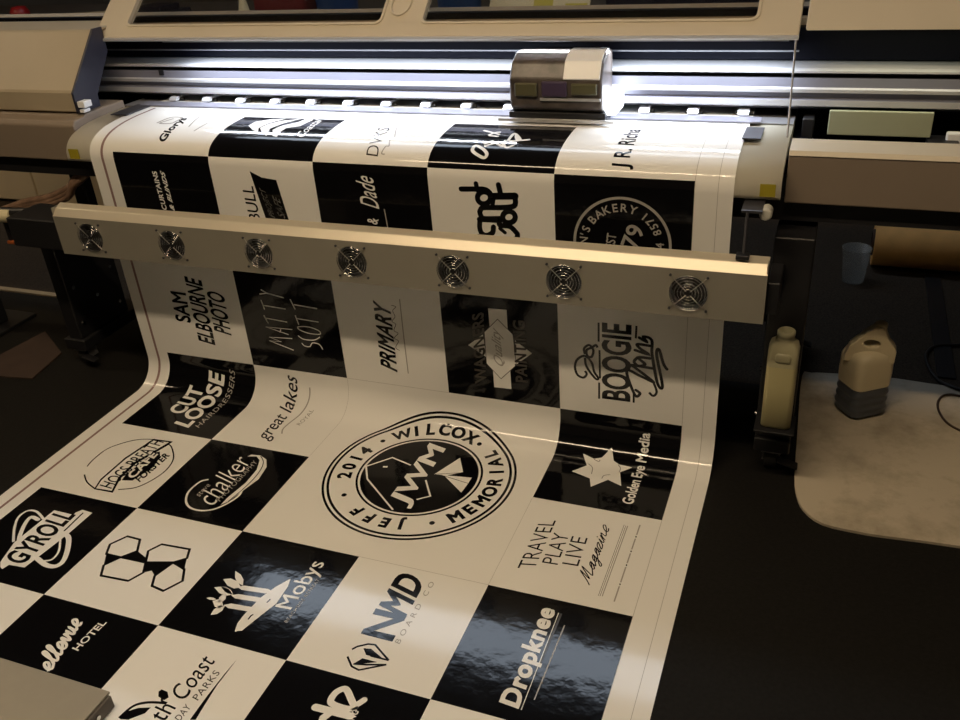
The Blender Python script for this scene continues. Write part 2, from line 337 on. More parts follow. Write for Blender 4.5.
('S','k',2,0,0,0.003,[(0.7802,-0.4803),(0.7818,-0.4694)]),
('P','w',1,[(0.7003,-0.5124),(0.6892,-0.5173),(0.6844,-0.5285),(0.6868,-0.5442),(0.6985,-0.5378),(0.7033,-0.5267)]),
('P','w',1,[(0.6982,-0.5156),(0.6865,-0.5035),(0.6757,-0.5012),(0.6675,-0.5092),(0.6809,-0.5216),(0.6916,-0.5238)]),
('P','w',1,[(0.6716,-0.5027),(0.6629,-0.5006),(0.6549,-0.5017),(0.6487,-0.5059),(0.6586,-0.5079),(0.6666,-0.5067)]),
('P','w',1,[(0.6979,-0.4804),(0.6792,-0.4692),(0.661,-0.467),(0.6462,-0.4744),(0.6678,-0.4859),(0.6858,-0.4879)]),
('P','w',1,[(0.697,-0.4791),(0.6845,-0.4699),(0.6707,-0.4658),(0.6579,-0.4675),(0.6727,-0.4774),(0.6863,-0.4814)]),
('P','w',1,[(0.7022,-0.4575),(0.6837,-0.4442),(0.6653,-0.4408),(0.6499,-0.4478),(0.6714,-0.4616),(0.6896,-0.4649)]),
('P','w',1,[(0.7028,-0.4518),(0.6939,-0.436),(0.6791,-0.4242),(0.6607,-0.418),(0.6722,-0.4359),(0.6869,-0.4477)]),
('P','w',1,[(0.6847,-0.4855),(0.676,-0.4882),(0.6743,-0.4962),(0.6799,-0.5081),(0.6887,-0.5043),(0.6905,-0.4964)]),
('T','Mobys','n','w',(0.8508,-0.4821),(0.85,-0.3388),(0.802,-0.4846)),
('T','BEACHSIDE RETREAT','s','g2',(0.8513,-0.517),(0.8531,-0.3886),(0.8434,-0.5155)),
('T','N','b','k',(1.0754,-0.4984),(1.0739,-0.4287),(1.0066,-0.4979)),
('T','MD','b','k',(1.0735,-0.4364),(1.0713,-0.3289),(1.0065,-0.4183)),
('T','BOARD CO','sp','g',(1.0915,-0.5),(1.0911,-0.3273),(1.0801,-0.4978)),
('S','k',1,0,0,0.004,[(1.009,-0.5387),(1.0153,-0.5297),(1.0325,-0.5177),(1.0468,-0.5152),(1.0887,-0.542)]),
('S','k',1,0,0,0.004,[(1.0887,-0.542),(1.0527,-0.5423),(1.0308,-0.5296)]),
('P','k',1,[(1.0291,-0.5301),(1.0439,-0.5264),(1.076,-0.5414),(1.0415,-0.543)]),
('S','k',1,0,0,0.004,[(1.0091,-0.5572),(1.0281,-0.5762),(1.0452,-0.5798),(1.089,-0.5527)]),
('S','k',1,0,0,0.004,[(1.089,-0.5527),(1.0524,-0.5642),(1.0284,-0.5694)]),
('P','k',1,[(1.0284,-0.5694),(1.0388,-0.5525),(1.07,-0.5524),(1.0479,-0.5628)]),
('T','Dropknee','bb','w',(1.3684,-0.5737),(1.364,-0.3291),(1.3184,-0.5688)),
('S','w',1,0,0,0.0016,[(1.3617,-0.5729),(1.3598,-0.3332)]),
('S','d2',1,0,0,0.0045,[(1.3628,-0.466),(1.3653,-0.3334)]),
('S','g2',1,0,0,0.0025,[(1.3769,-0.5458),(1.3799,-0.3608)]),
('C','ellevue',0.0058,'w',(0.4738,-0.7637),(0.44,-0.6366),(0.4297,-0.7564)),
('T','B','bi','w',(0.4791,-0.8064),(0.4793,-0.7767),(0.4317,-0.7993)),
('T','HOTEL','m','w',(0.4893,-0.7046),(0.4924,-0.6255),(0.4716,-0.7028)),
('T','Coast','t3','k',(0.77,-0.7408),(0.7703,-0.6435),(0.7309,-0.7336)),
('T','th','t3','k',(0.7635,-0.7896),(0.7659,-0.7563),(0.7246,-0.7883)),
('T','PARKS','s','d',(0.7941,-0.732),(0.7957,-0.6649),(0.7787,-0.7291)),
('T','DAY','s','d',(0.7908,-0.7802),(0.791,-0.7476),(0.7761,-0.7767)),
('P','k',1,[(0.681,-0.8096),(0.6822,-0.7923),(0.6976,-0.7791),(0.7195,-0.771),(0.7174,-0.785),(0.705,-0.7972),(0.6971,-0.8056)]),
('S','k',1,0,1,0.0055,[(0.6784,-0.8079),(0.6859,-0.7786),(0.7073,-0.7633),(0.7415,-0.7544)]),
('P','k',1,[(0.7167,-0.7467),(0.7098,-0.7371),(0.712,-0.7312),(0.7264,-0.7327),(0.7366,-0.7424),(0.7327,-0.7503)]),
('S','k',1,0,1,0.004,[(0.7421,-0.7542),(0.7295,-0.7524),(0.7243,-0.7444)]),
('P','k',1,[(0.8056,-0.7711),(0.8039,-0.7192),(0.8048,-0.6628),(0.8075,-0.6285),(0.807,-0.6926),(0.8131,-0.747),(0.8158,-0.7678)]),
('S','w',1,0,1,0.013,[(1.0775,-0.6584),(1.064,-0.6646),(1.0373,-0.6636),(1.028,-0.6561),(1.0288,-0.639),(1.0376,-0.6274),(1.047,-0.6289),(1.064,-0.6447),(1.0776,-0.657)]),
('S','w',1,0,0,0.012,[(1.0739,-0.6595),(1.0861,-0.6377)]),
('S','w',1,0,0,0.015,[(1.0091,-0.6787),(1.0788,-0.6765)]),
('S','w',1,0,0,0.014,[(1.0419,-0.6781),(1.034,-0.694),(1.0355,-0.7004)]),
('T','NG','m','w',(1.0897,-0.6831),(1.0889,-0.6627),(1.0773,-0.6816)),
('T','Glorys','b','k',(0.1678,0.9306),(0.1475,1.0649),(0.1329,0.9373)),
('S','g',1,0,1,0.006,[(0.0704,1.0236),(0.0824,1.07),(0.1166,1.0709),(0.1202,1.0469),(0.1158,1.0255),(0.0813,1.0227),(0.0895,1.0443),(0.0978,1.0605)]),
('S','g',1,0,0,0.004,[(0.1852,1.007),(0.1622,1.0892)]),
('S','g',1,0,0,0.004,[(0.2179,0.9834),(0.2246,1.0363)]),
('P','w',1,[(0.355,1.0291),(0.3564,1.0577),(0.3904,1.0819),(0.4295,1.0917),(0.401,1.0469),(0.3944,1.0153),(0.4073,0.9913),(0.3837,1.0027)]),
('P','w',1,[(0.398,1.0156),(0.4037,1.0424),(0.4247,1.069),(0.4753,1.0963),(0.4433,1.0506),(0.4286,1.014),(0.4425,0.973),(0.4178,0.9921)]),
('P','w',1,[(0.4401,1.0071),(0.4513,1.0373),(0.4797,1.0638),(0.4898,1.1095),(0.5112,1.0884),(0.5025,1.0372),(0.4716,1.0216),(0.4685,0.9909),(0.4737,0.9709),(0.4599,0.9742)]),
('T','Coastal','i','w',(0.5466,0.9741),(0.5405,1.0913),(0.5207,0.9795)),
('T','DVKS','t2','d',(0.7714,0.9201),(0.7509,1.0454),(0.7395,0.9227)),
('S','g',1,0,1,0.003,[(0.787,0.927),(0.7782,0.9295),(0.7809,0.9515),(0.788,0.9539),(0.7807,0.9775),(0.7891,0.9832),(0.7795,1.0106),(0.7597,1.0656)]),
('S','w',1,1,1,0.008,[(0.9988,0.9499),(0.9999,0.969),(1.0202,0.958),(1.0358,0.9418),(1.0332,0.9299),(1.0184,0.9351)]),
('S','w',1,0,1,0.007,[(0.9916,1.0512),(1.0345,1.0304)]),
('S','w',1,0,1,0.007,[(1.0136,1.0246),(1.022,1.0397),(1.0322,1.044)]),
('S','w',1,0,1,0.007,[(1.0359,1.0176),(1.0164,1.0211)]),
('S','w',1,0,1,0.007,[(1.0192,0.9786),(1.0329,0.9916)]),
('S','w',1,0,1,0.007,[(1.024,0.9691),(1.0394,0.9813)]),
('S','w',1,0,1,0.007,[(1.0404,0.9873),(1.0638,0.9709),(1.0617,0.9971)]),
('S','w',1,0,1,0.007,[(1.0593,0.9846),(1.0741,0.9665),(1.0887,0.9782)]),
('S','w',1,0,1,0.007,[(1.0684,0.9976),(1.0683,1.022),(1.0715,1.0378),(1.0949,1.0031),(1.0738,0.9949)]),
('S','w',1,0,1,0.007,[(1.0757,1.0342),(1.0897,1.0027),(1.1152,1.0062)]),
('T','J R. Richa','m','k',(1.3692,0.9168),(1.3617,1.0943),(1.3226,0.9184)),
('T','CURTAINS','b','w',(0.1338,0.7486),(0.1309,0.8542),(0.1181,0.7493)),
('T','& BLINDS','b','w',(0.1585,0.7468),(0.1557,0.8507),(0.1446,0.7545)),
('T','BULL','n','k',(0.4226,0.737),(0.4198,0.8302),(0.3886,0.7388)),
('P','k',1,[(0.4186,0.8688),(0.4502,0.8545),(0.4912,0.85),(0.5079,0.738),(0.4398,0.7404)]),
('T','PROJECT','i','g2',(0.4717,0.7502),(0.4562,0.8268),(0.4525,0.7508)),
('T','SAFE','i','g2',(0.4976,0.75),(0.4897,0.8073),(0.4783,0.7525)),
('T','Dade','i','w',(0.7665,0.7929),(0.7594,0.8722),(0.7186,0.7946)),
('T','&','m','w',(0.7543,0.7519),(0.7608,0.7665),(0.7265,0.757)),
('S','g2',1,0,0,0.003,[(0.7788,0.7943),(0.7826,0.7407)]),
('S','k',1,0,0,0.0125,[(0.9812,0.8548),(1.0329,0.8577)]),
('S','k',1,0,1,0.0125,[(1.0329,0.8577),(1.0432,0.8554),(1.0502,0.8491),(1.0524,0.8375)]),
('S','k',1,1,1,0.0125,[(1.0507,0.8383),(1.0487,0.832),(1.0441,0.8268),(1.0376,0.8237),(1.0305,0.8232),(1.0244,0.8256),(1.0204,0.8303),(1.0193,0.8364),(1.0213,0.8426),(1.026,0.8478),(1.0325,0.8509),(1.0395,0.8513),(1.0456,0.8489),(1.0496,0.8443)]),
('S','k',1,0,0,0.01125,[(1.0181,0.8697),(1.02,0.8546)]),
('S','k',1,0,1,0.0125,[(1.0223,0.803),(1.0271,0.8114),(1.0358,0.8143),(1.0706,0.8165)]),
('S','k',1,0,1,0.0125,[(1.0223,0.803),(1.0252,0.7927),(1.034,0.7878),(1.0705,0.7904)]),
('S','k',1,0,0,0.0125,[(1.02,0.7848),(1.0642,0.7857)]),
('S','k',1,0,1,0.0125,[(1.0215,0.7834),(1.0195,0.765),(1.0238,0.7515),(1.0358,0.7472),(1.0501,0.755),(1.0534,0.769)]),
('S','k',1,0,0,0.01125,[(1.0161,0.7439),(1.0276,0.7395)]),
('S','k',1,0,0,0.0125,[(1.0717,0.8697),(1.0748,0.8519)]),
('S','k',1,0,0,0.01625,[(1.0572,0.8422),(1.1098,0.8459)]),
('S','k',1,0,1,0.0125,[(1.1081,0.8481),(1.1096,0.8302),(1.102,0.8209),(1.0721,0.8166)]),
('S','k',1,0,0,0.01,[(1.0587,0.8417),(1.0542,0.8185)]),
('S','k',1,1,1,0.0125,[(1.1073,0.7965),(1.1055,0.7904),(1.1011,0.7854),(1.095,0.7823),(1.0883,0.7818),(1.0824,0.784),(1.0785,0.7886),(1.0773,0.7944),(1.0792,0.8005),(1.0836,0.8056),(1.0898,0.8086),(1.0964,0.809),(1.1022,0.8068),(1.1061,0.8023)]),
('S','k',1,0,1,0.0125,[(1.0703,0.7868),(1.0695,0.7747),(1.0935,0.7728),(1.1106,0.7566)]),
('S','k',1,0,0,0.00875,[(1.069,0.7662),(1.0806,0.7573)]),
('S','k',1,0,1,0.0125,[(1.1106,0.7566),(1.1086,0.7458),(1.0979,0.7416),(1.0706,0.7413)]),
('T','JWM','bs','w',(0.9418,-0.123),(0.9438,0.1218),(0.8743,-0.1055),3),
('S','w',2,0,0,0.0045,[(0.9025,-0.1343),(0.7893,-0.0436),(0.7625,0.0026),(0.8108,0.0544),(0.8696,0.0374)]),
('S','w',2,0,0,0.0045,[(0.94,-0.084),(0.9663,-0.0631),(0.9305,-0.0087)]),
('S','w',2,0,0,0.006,[(0.8044,0.0123),(0.8156,0.0154)]),
('P','w',2,[(0.9414,0.0182),(0.9773,0.0993),(1.0064,0.0461),(0.9747,0.0228)]),
('P','w',2,[(0.9512,0.021),(0.9747,0.0228),(1.0354,0.0303),(1.0351,0.0067)]),
('P','w',2,[(0.9711,0.017),(1.0323,-0.0309),(1.0351,0.0067)]),
('S','k',3,0,0,0.0015,[(0.943,0.0187),(1.0075,0.0435)]),
('S','k',3,0,0,0.0015,[(0.9577,0.0199),(1.0351,0.0067)]),
('T','EST','m','g2',(1.3346,0.739),(1.3386,0.7728),(1.3134,0.7407)),
('T','79','m','g2',(1.3845,0.7398),(1.4017,0.7899),(1.3465,0.7503))]
LA, LB, LC, LED, FILL_BAY = 50., 5., 32., 7.4, .14
# ------------------------------------------------------------ artwork printed on the banner
KM = {'k':1, 'w':0, 'g':2, 'd':3, 'g2':2, 'd2':3, 'm':4}
BV, BF, BI = [], [], []
cuts = [s for s in SS if .14 < s < 1.2]
def put(bm, mi, lay):
    """flat (x, s) shape -> cut at the bends, wrapped on the sheet, collected into the banner mesh"""
    bmesh.ops.triangulate(bm, faces=bm.faces[:])
    ys = [v.co.y for v in bm.verts]
    if not ys: bm.free(); return
    lo, hi = min(ys), max(ys)
    for c in cuts:
        if lo < c < hi:
            bmesh.ops.bisect_plane(bm, geom=bm.verts[:]+bm.edges[:]+bm.faces[:], plane_co=(0,c,0), plane_no=(0,1,0))
    b0 = len(BV); bm.verts.index_update()
    for v in bm.verts: BV.append(on_sheet(v.co.x, v.co.y, .0003*lay + v.co.z))
    for f in bm.faces:
        idx = [b0+v.index for v in f.verts]
        f.normal_update()
        if f.calc_area() < 1e-11: continue
        if f.normal.z < 0: idx.reverse()
        BF.append(idx); BI.append(mi)
    bm.free()
STY = {'c':(.026,0,1), 'bci':(.03,.25,1.04), 'bc':(.03,0,1.05), 'b':(.035,0,1.06), 'bs':(.03,0,1.0), 'bb':(.042,0,1.1), 'bi':(.03,.35,.95), 'i':(.004,.4,1), 'n':(.006,0,1),
       't':(-.008,0,1.0), 't2':(-.006,0,1.02), 't3':(.004,.1,1.05), 's':(.004,0,1.1), 'sp':(0,0,1.7), 'm':(.018,0,1.02), 'sm':(.05,0,1)}
def embolden(bm, w):
    """a ribbon along every outline makes the letters heavier"""
    bmesh.ops.remove_doubles(bm, verts=bm.verts[:], dist=1e-5)
    nxt = {}
    for e in bm.edges:
        if len(e.link_faces) == 1:
            for v in e.verts: nxt.setdefault(v, []).append(e)
    seen = set(); loops = []
    for e in [e for e in bm.edges if len(e.link_faces) == 1]:
        if e in seen: continue
        a, b = e.verts; loop = [a.co.copy()]; seen.add(e); cur = b; go = True
        while go:
            loop.append(cur.co.copy()); go = False
            for k in nxt[cur]:
                if k not in seen: seen.add(k); cur = k.other_vert(cur); go = True; break
        if (loop[0]-loop[-1]).length < 1e-6: loop.pop()
        if len(loop) > 2: loops.append(loop)
    for loop in loops:
        N = len(loop); L = []; R = []
        for i in range(N):
            d1 = (loop[i]-loop[i-1]).normalized(); d2 = (loop[(i+1) % N]-loop[i]).normalized(); t = d1+d2
            t = t.normalized() if t.length > 1e-4 else d1
            n = Vector((-t.y, t.x, 0)); c = max(.6, abs(n.dot(Vector((-d1.y, d1.x, 0))))); z = Vector((0,0,1e-5+1.5e-6*i))
            L.append(bm.verts.new(loop[i]+n*w/c+z)); R.append(bm.verts.new(loop[i]-n*w/c+z))
        for i in range(N):
            j = (i+1) % N
            bm.faces.new((L[i], R[i], R[j], L[j]))
def text_mesh(s, style):
    off, sh, sp = STY[style]
    cu = bpy.data.curves.new('t', 'FONT'); cu.body = s; cu.size = 1; cu.offset = min(off, 0); cu.shear = sh; cu.space_character = sp; cu.resolution_u = 4
    o = bpy.data.objects.new('t', cu); C.objects.link(o)
    bpy.context.view_layer.update()
    me = bpy.data.meshes.new_from_object(o.evaluated_get(bpy.context.evaluated_depsgraph_get()))
    bm = bmesh.new(); bm.from_mesh(me)
    if off > 0: embolden(bm, off)
    bpy.data.objects.remove(o); bpy.data.curves.remove(cu); bpy.data.meshes.remove(me)
    return bm
def text_quad(s, style, col, BL, BR, TL, lay):
    bm = text_mesh(s, style)
    xs = [v.co.x for v in bm.verts]; ys = [v.co.y for v in bm.verts]
    x0, x1, y0, y1 = min(xs), max(xs), min(ys), max(ys)
    for v in bm.verts:
        u = (v.co.x-x0)/(x1-x0); w = (v.co.y-y0)/(y1-y0)
        v.co = (BL[0]+u*(BR[0]-BL[0])+w*(TL[0]-BL[0]), BL[1]+u*(BR[1]-BL[1])+w*(TL[1]-BL[1]), v.co.z)
    put(bm, KM[col], lay)
def poly(pts, col, lay):
    bm = bmesh.new(); vs = [bm.verts.new((x, s, 0)) for x, s in pts]; f = bm.faces.new(vs); f.normal_update(); put(bm, KM[col], lay)
def stroke(pts, w, col, lay, closed, smooth):
    P = [(x, s, 0) for x, s in pts]
    if smooth == 1 and len(P) > 2: P = smooth_pts(P, 6, bool(closed))
    bm = bmesh.new(); P = [Vector(p) for p in P]; N = len(P); L = []; R = []
    for i in range(N):
        a = P[i-1] if (i or closed) else P[0]; b = P[(i+1) % N] if (i < N-1 or closed) else P[-1]
        d1 = (P[i]-a); d2 = (b-P[i])
        d1 = d1.normalized() if d1.length > 1e-9 else d2.normalized(); d2 = d2.normalized() if d2.length > 1e-9 else d1
        t = d1+d2; t = t.normalized() if t.length > 1e-6 else d1
        n = Vector((-t.y, t.x, 0)); c = max(.5, n.dot(Vector((-d1.y, d1.x, 0))))
        z = Vector((0,0,2e-6*i)); L.append(bm.verts.new(P[i]+n*w/2/c+z)); R.append(bm.verts.new(P[i]-n*w/2/c+z))
    for i in range(N if closed else N-1):
        j = (i+1) % N
        try: bm.faces.new((L[i], R[i], R[j], L[j]))
        except ValueError: pass
    for f in bm.faces: f.normal_update()
    put(bm, KM[col], lay)
    if not closed and w > .006:      # round ends
        for e in (P[0], P[-1]): disc(e.x, e.y, w/2, col, lay+.3, 12)
def disc(cx, cs, r, col, lay, n=64): poly([(cx+r*math.cos(2*PI*k/n), cs+r*math.sin(2*PI*k/n)) for k in range(n)], col, lay)
def ring(cx, cs, r, w, col, lay, n=96): stroke([(cx+r*math.cos(2*PI*k/n), cs+r*math.sin(2*PI*k/n)) for k in range(n)], w, col, lay, 1, 0)
def arc_text(s, style, col, cx, cs, r, h, a0, a1, outward, lay):
    n = len(s)
    for i, ch in enumerate(s):
        if ch == ' ': continue
        bm = text_mesh(ch, style); xs = [v.co.x for v in bm.verts]; xm = (min(xs)+max(xs))/2
        th = math.radians(a0+(a1-a0)*i/max(1, n-1)); ra = Vector((math.cos(th), math.sin(th), 0)); up = ra if outward else -ra
        ri = Vector((up.y, -up.x, 0)); k = h/.69
        for v in bm.verts: v.co = Vector((cx, cs, 0)) + ra*r + ri*(v.co.x-xm)*k + up*((v.co.y-.345)*k) + Vector((0,0,v.co.z))
        put(bm, KM[col], lay)
GL = {'e':(.66,[(0,.10),(.30,.20),(.50,.38),(.38,.55),(.18,.42),(.12,.18),(.28,.0),(.52,.05)]), 'l':(.5,[(0,.12),(.25,.5),(.40,.85),(.32,1.0),(.20,.85),(.16,.3),(.24,.02),(.38,.03)]),
      'v':(.62,[(0,.3),(.08,.48),(.16,.5),(.20,.15),(.28,.02),(.42,.2),(.46,.5),(.52,.44)]), 'u':(.68,[(0,.3),(.10,.5),(.10,.15),(.20,.02),(.38,.15),(.44,.5),(.44,.12),(.54,.02)]),
      'M':(1.05,[(-.05,-.05),(.10,.3),(.28,1.),(.34,.1),(.62,1.),(.68,.1),(.85,.03)]), 'a':(.6,[(.40,.45),(.20,.48),(.08,.2),(.20,.02),(.36,.2),(.42,.48),(.42,.08),(.52,.04)]),
      'g':(.6,[(.40,.45),(.20,.48),(.08,.25),(.20,.06),(.36,.2),(.42,.48),(.36,-.3),(.18,-.4),(.14,-.25),(.50,.08)]), 'z':(.5,[(.02,.42),(.34,.45),(.08,.04),(.40,.04)]),
      'i':(.34,[(0,.2),(.12,.48),(.12,.1),(.26,.05)]), 'n':(.62,[(0,.2),(.10,.48),(.10,.02),(.14,.3),(.32,.5),(.38,.1),(.52,.05)]),
      'D':(1.0,[(.30,.95),(.22,.05),(.10,.0),(.20,.05),(.62,.12),(.80,.55),(.55,.95),(.10,.98),(-.08,.78),(.02,.62),(.12,.72)])}
def cursive(s, w, col, BL, BR, TL, lay=1):
    """joined handwriting: strokes laid along the line from BL to BR, ascender height to TL"""
    adv = sum(GL[c][0] for c in s); x = 0; run = []; dots = []
    for c in s:
        run += [(x+a, b) for a, b in GL[c][1]]
        if c == 'i': dots.append((x+.16, .68))
        x += GL[c][0]
    f = lambda a, b: (BL[0]+a/adv*(BR[0]-BL[0])+b*(TL[0]-BL[0]), BL[1]+a/adv*(BR[1]-BL[1])+b*(TL[1]-BL[1]))
    stroke([f(*p) for p in run], w, col, lay, 0, 1)
    for d in dots: disc(*f(*d), w*.7, col, lay, 10)
# sheet ground: white vinyl with the black squares of the checkerboard, printed up to where the carriage has got
S_END = SS[-1]; PRINT_FRONT = 1.098
def ground():
    ss = sorted(set([s for s in SS] + [(1-r)*CELL for r in range(-2, 6)] + [PRINT_FRONT]))
    ss = [s for i, s in enumerate(ss) if i == 0 or s-ss[i-1] > 1e-5]
    xs = [XL, 0, .3, .6, .9, 1.2, 1.5, XR]
    g = {}
    for i, x in enumerate(xs):
        for j, s in enumerate(ss):
            g[i, j] = len(BV); BV.append(on_sheet(x, s))
    for i in range(len(xs)-1):
        for j in range(len(ss)-1):
            sm = (ss[j]+ss[j+1])/2; r = math.floor(1-sm/CELL + 1e-9)   # row index
            c = i-1
            seal = c in (2, 3) and r in (0, 1)
            blk = 0 <= c < 5 and (c+r) % 2 == 0 and sm < PRINT_FRONT and not seal and r <= 4
            BF.append([g[i,j], g[i+1,j], g[i+1,j+1], g[i,j+1]]); BI.append(1 if blk else 0)
    # underside and rim give the vinyl its thickness
    b = {}
    h = {}
    for i in (0, len(xs)-1):
        for j, s in enumerate(ss):
            b[i, j] = len(BV); BV.append(on_sheet(xs[i], s, -.0005))
            h[i, j] = len(BV); BV.append(on_sheet(xs[i], s)); h[i, j, 2] = len(BV); BV.append(on_sheet(xs[i], s, -.0005))
    e = len(xs)-1
    for j in range(len(ss)-1):
        BF.append([b[0,j], b[0,j+1], b[e,j+1], b[e,j]]); BI.append(0)
        BF.append([h[0,j], h[0,j+1], h[0,j+1,2], h[0,j,2]]); BI.append(0)
        BF.append([h[e,j+1], h[e,j], h[e,j,2], h[e,j+1,2]]); BI.append(0)
ground()
for o in LOGOS:
    if o[0] == 'T':
        s, st, col, BL, BR, TL = o[1:7]; text_quad(s, st, col, BL, BR, TL, o[7] if len(o) > 7 else (3 if col == 'k' and s in ('GYROLL',) else 1))
    elif o[0] == 'P': poly(o[3], o[1], o[2])
    elif o[0] == 'C': cursive(*o[1:])
    else: stroke(o[6], o[5], o[1], o[2], o[3], o[4])
# the round seal in the middle
cx, cs = .907, .006
ring(cx, cs, .2355, .006, 'k', 1); ring(cx, cs, .2235, .0065, 'k', 1)
ring(cx, cs, .1535, .0055, 'k', 1); disc(cx, cs, .1455, 'k', 1)
arc_text('JEFF', 'sm', 'k', cx, cs, .187, .030, -78, -117, True, 1)
arc_text('2014', 'sm', 'k', cx, cs, .187, .032, 196, 162, True, 1)
arc_text('WILCOX', 'sm', 'k', cx, cs, .189, .032, 128, 69, True, 1)
arc_text('MEMORIAL', 'sm', 'k', cx, cs, .189, .032, -40, 43, False, 1)
for a in (-139.6, 144.5, 59.2, -57.1): disc(cx+.188*math.cos(math.radians(a)), cs+.188*math.sin(math.radians(a)), .0065, 'k', 1, 20)
# bakery badge
cx, cs = 1.35, .75
ring(cx, cs, .1055, .006, 'g2', 1)
arc_text("EN'S", 'm', 'g2', cx, cs, .085, .018, 188, 159, True, 1); arc_text('BAKERY', 'm', 'g2', cx, cs, .084, .018, 141, 73.5, True, 1)
arc_text('6554 8571', 'm', 'g2', cx, cs, .083, .017, -28, 54, False, 1)
# faint frame lines round the white squares and along the margins
for x, a, b, col, w in ((1.5,-1.2,1.09,'g',.0009), (1.547,-1.2,1.09,'g',.0009), (-.037,-1.2,1.15,'m',.008), (.6,-.3,.3,'g',.0006), (1.2,-.3,.0,'g',.0006)):
    n = 40; stroke([(x, a+(b-a)*k/n) for k in range(n+1)], w, col, 1, 0, 0)
stroke([(.6,.3),(.9,.3)], .0008, 'g', 1, 0, 0); stroke([(.9,-.3),(1.2,-.3)], .0008, 'g', 1, 0, 0)
me = bpy.data.meshes.new('printed_banner'); me.from_pydata([tuple(v) for v in BV], [], BF); me.update()
for k in ('vinyl','ink','print_grey','print_dark','line'): me.materials.append(M[k])
for p, mi in zip(me.polygons, BI): p.material_index = mi; p.use_smooth = True
me.validate()
ban = bpy.data.objects.new('printed_banner', me); C.objects.link(ban)
tag(ban, 'wide glossy banner of black and white logo squares hanging from the printer onto the floor', 'banner')
# ------------------------------------------------------------ setting
FX0, FX1, FY0, FY1, CH = -4., 4.5, -3.6, 5., 2.8
struct('floor', box(FX0, FX1, FY0, FY1, -.1, -.006), 'carpet')
struct('ceiling', box(FX0, FX1, FY0, FY1, CH, CH+.1), 'ceil')
struct('wall_back', box(FX0, FX1, FY1, FY1+.1, -.1, CH), 'wall'); struct('wall_front', box(FX0, FX1, FY0-.1, FY0, -.1, CH), 'wall')
struct('wall_left', box(FX0-.1, FX0, FY0, FY1, -.1, CH), 'wall'); struct('wall_right', box(FX1, FX1+.1, FY0, FY1, -.1, CH), 'wall')
struct('trim_1', box(-3.2, 1.3, .648, .672, -.006, 0.0), 'strip')
tag(obj('floor_mat', box(-3.2, 3.6, -2.6, .640, -.006, -.001), 'floormat'), 'thin black rubber mat covering the floor in front of and under the printer', 'mat')
# ------------------------------------------------------------ printer
pr = thing('wide_format_printer', 'big cream and black wide format printer printing the banner', 'printer')
# apron and its stickers, clamps
q = [(.2365,.668),(.2345,.722),(.278,.742),(.40,.7465)]
ap = []
for i in range(25):
    t = i/24; w = ((1-t)**3, 3*(1-t)**2*t, 3*(1-t)*t*t, t**3)
    ap.append((sum(a*b[0] for a, b in zip(w, q)), sum(a*b[1] for a, b in zip(w, q))))
inner = [(.66,.748),(.66,.72),(.40,.722),(.30,.712),(.262,.69),(.256,.668)]
apron = obj('apron', ext(bmesh.new(), ap+inner, -.162, 1.668), 'apron', pr, label='curved beige metal media apron')
for p in apron.data.polygons: p.use_smooth = len(p.vertices) == 4
obj('warning_sticker', box(1.628, 1.658, .2345, .2366, .674, .700), 'yellow', pr, label='yellow sticker')
obj('warning_sticker', box(-.150, -.118, .2345, .2366, .674, .700), 'yellow', pr, label='yellow sticker')
obj('media_clamp', ext(bmesh.new(), [(.362,.7525),(.362,.755),(.45,.755),(.45,.7525)], 1.574, 1.612), 'steel_dark', pr)
obj('media_clamp', box(-.118, -.064, .385, .50, .7525, .755), 'steel_dark', pr)
# lower covers
obj('lower_cover', ext(bmesh.new(), [(.29,.648),(.29,.745),(.30,.757),(.336,.760),(.345,.766),(.50,.766),(.50,.648)], -1.0, -.166), 'taupe', pr, bev=.004, label='brown-grey lower left cover')
obj('lower_cover', ext(bmesh.new(), [(.285,.646),(.285,.744),(.292,.7515),(.37,.753),(.37,.735),(.40,.70),(.40,.646)], 1.674, 3.1), 'taupe', pr, bev=.003, label='brown-grey lower right cover')
obj('cover_ledge', ext(bmesh.new(), [(.283,.7455),(.290,.7540),(.372,.7552),(.372,.7535),(.292,.7520)], 1.674, 3.1), 'cream', pr)
obj('end_cover', ext(bmesh.new(), [(.338,.770),(.338,.821),(.342,.828),(.462,.958),(.470,.964),(.62,.964),(.62,.955),(.49,.955),(.40,.83),(.40,.770)], -1.0, -.186), 'cream_shaded', pr, bev=.004, label='cream left end cover')
obj('side_plate', ext(bmesh.new(), [(.334,.768),(.334,.823),(.466,.966),(.50,.966),(.50,.90),(.42,.80),(.42,.768)], -.185, -.178), 'plate', pr)
obj('latch', box(-.176, -.152, .335, .365, .783, .800), 'white', pr, bev=.002, label='white plastic latch')
obj('latch_pin', box(-.174, -.158, .335, .36, .770, .779), 'white', pr, bev=.002)
obj('main_beam', box(-1.0, 3.1, .31, .56, .600, .648), 'black', pr)
obj('platen_base', box(-.30, 1.70, .44, .95, .655, .715), 'navy', pr)
obj('platen', box(-.17, 1.668, .50, .652, .7485, .7505), 'steel', pr)
obj('rear_panel', box(-1.0, 3.1, .66, .69, .60, .965), 'navy', pr)
obj('top_deck', ext(bmesh.new(), [(.63,.935),(.63,.950),(.86,.950),(.86,.60),(.845,.60),(.845,.935)], -1.0, 3.1), 'deck', pr, label='dark brown rear deck')
obj('rear_fascia', box(-.95, 3.1, .604, .64, .866, .934), 'navy', pr)
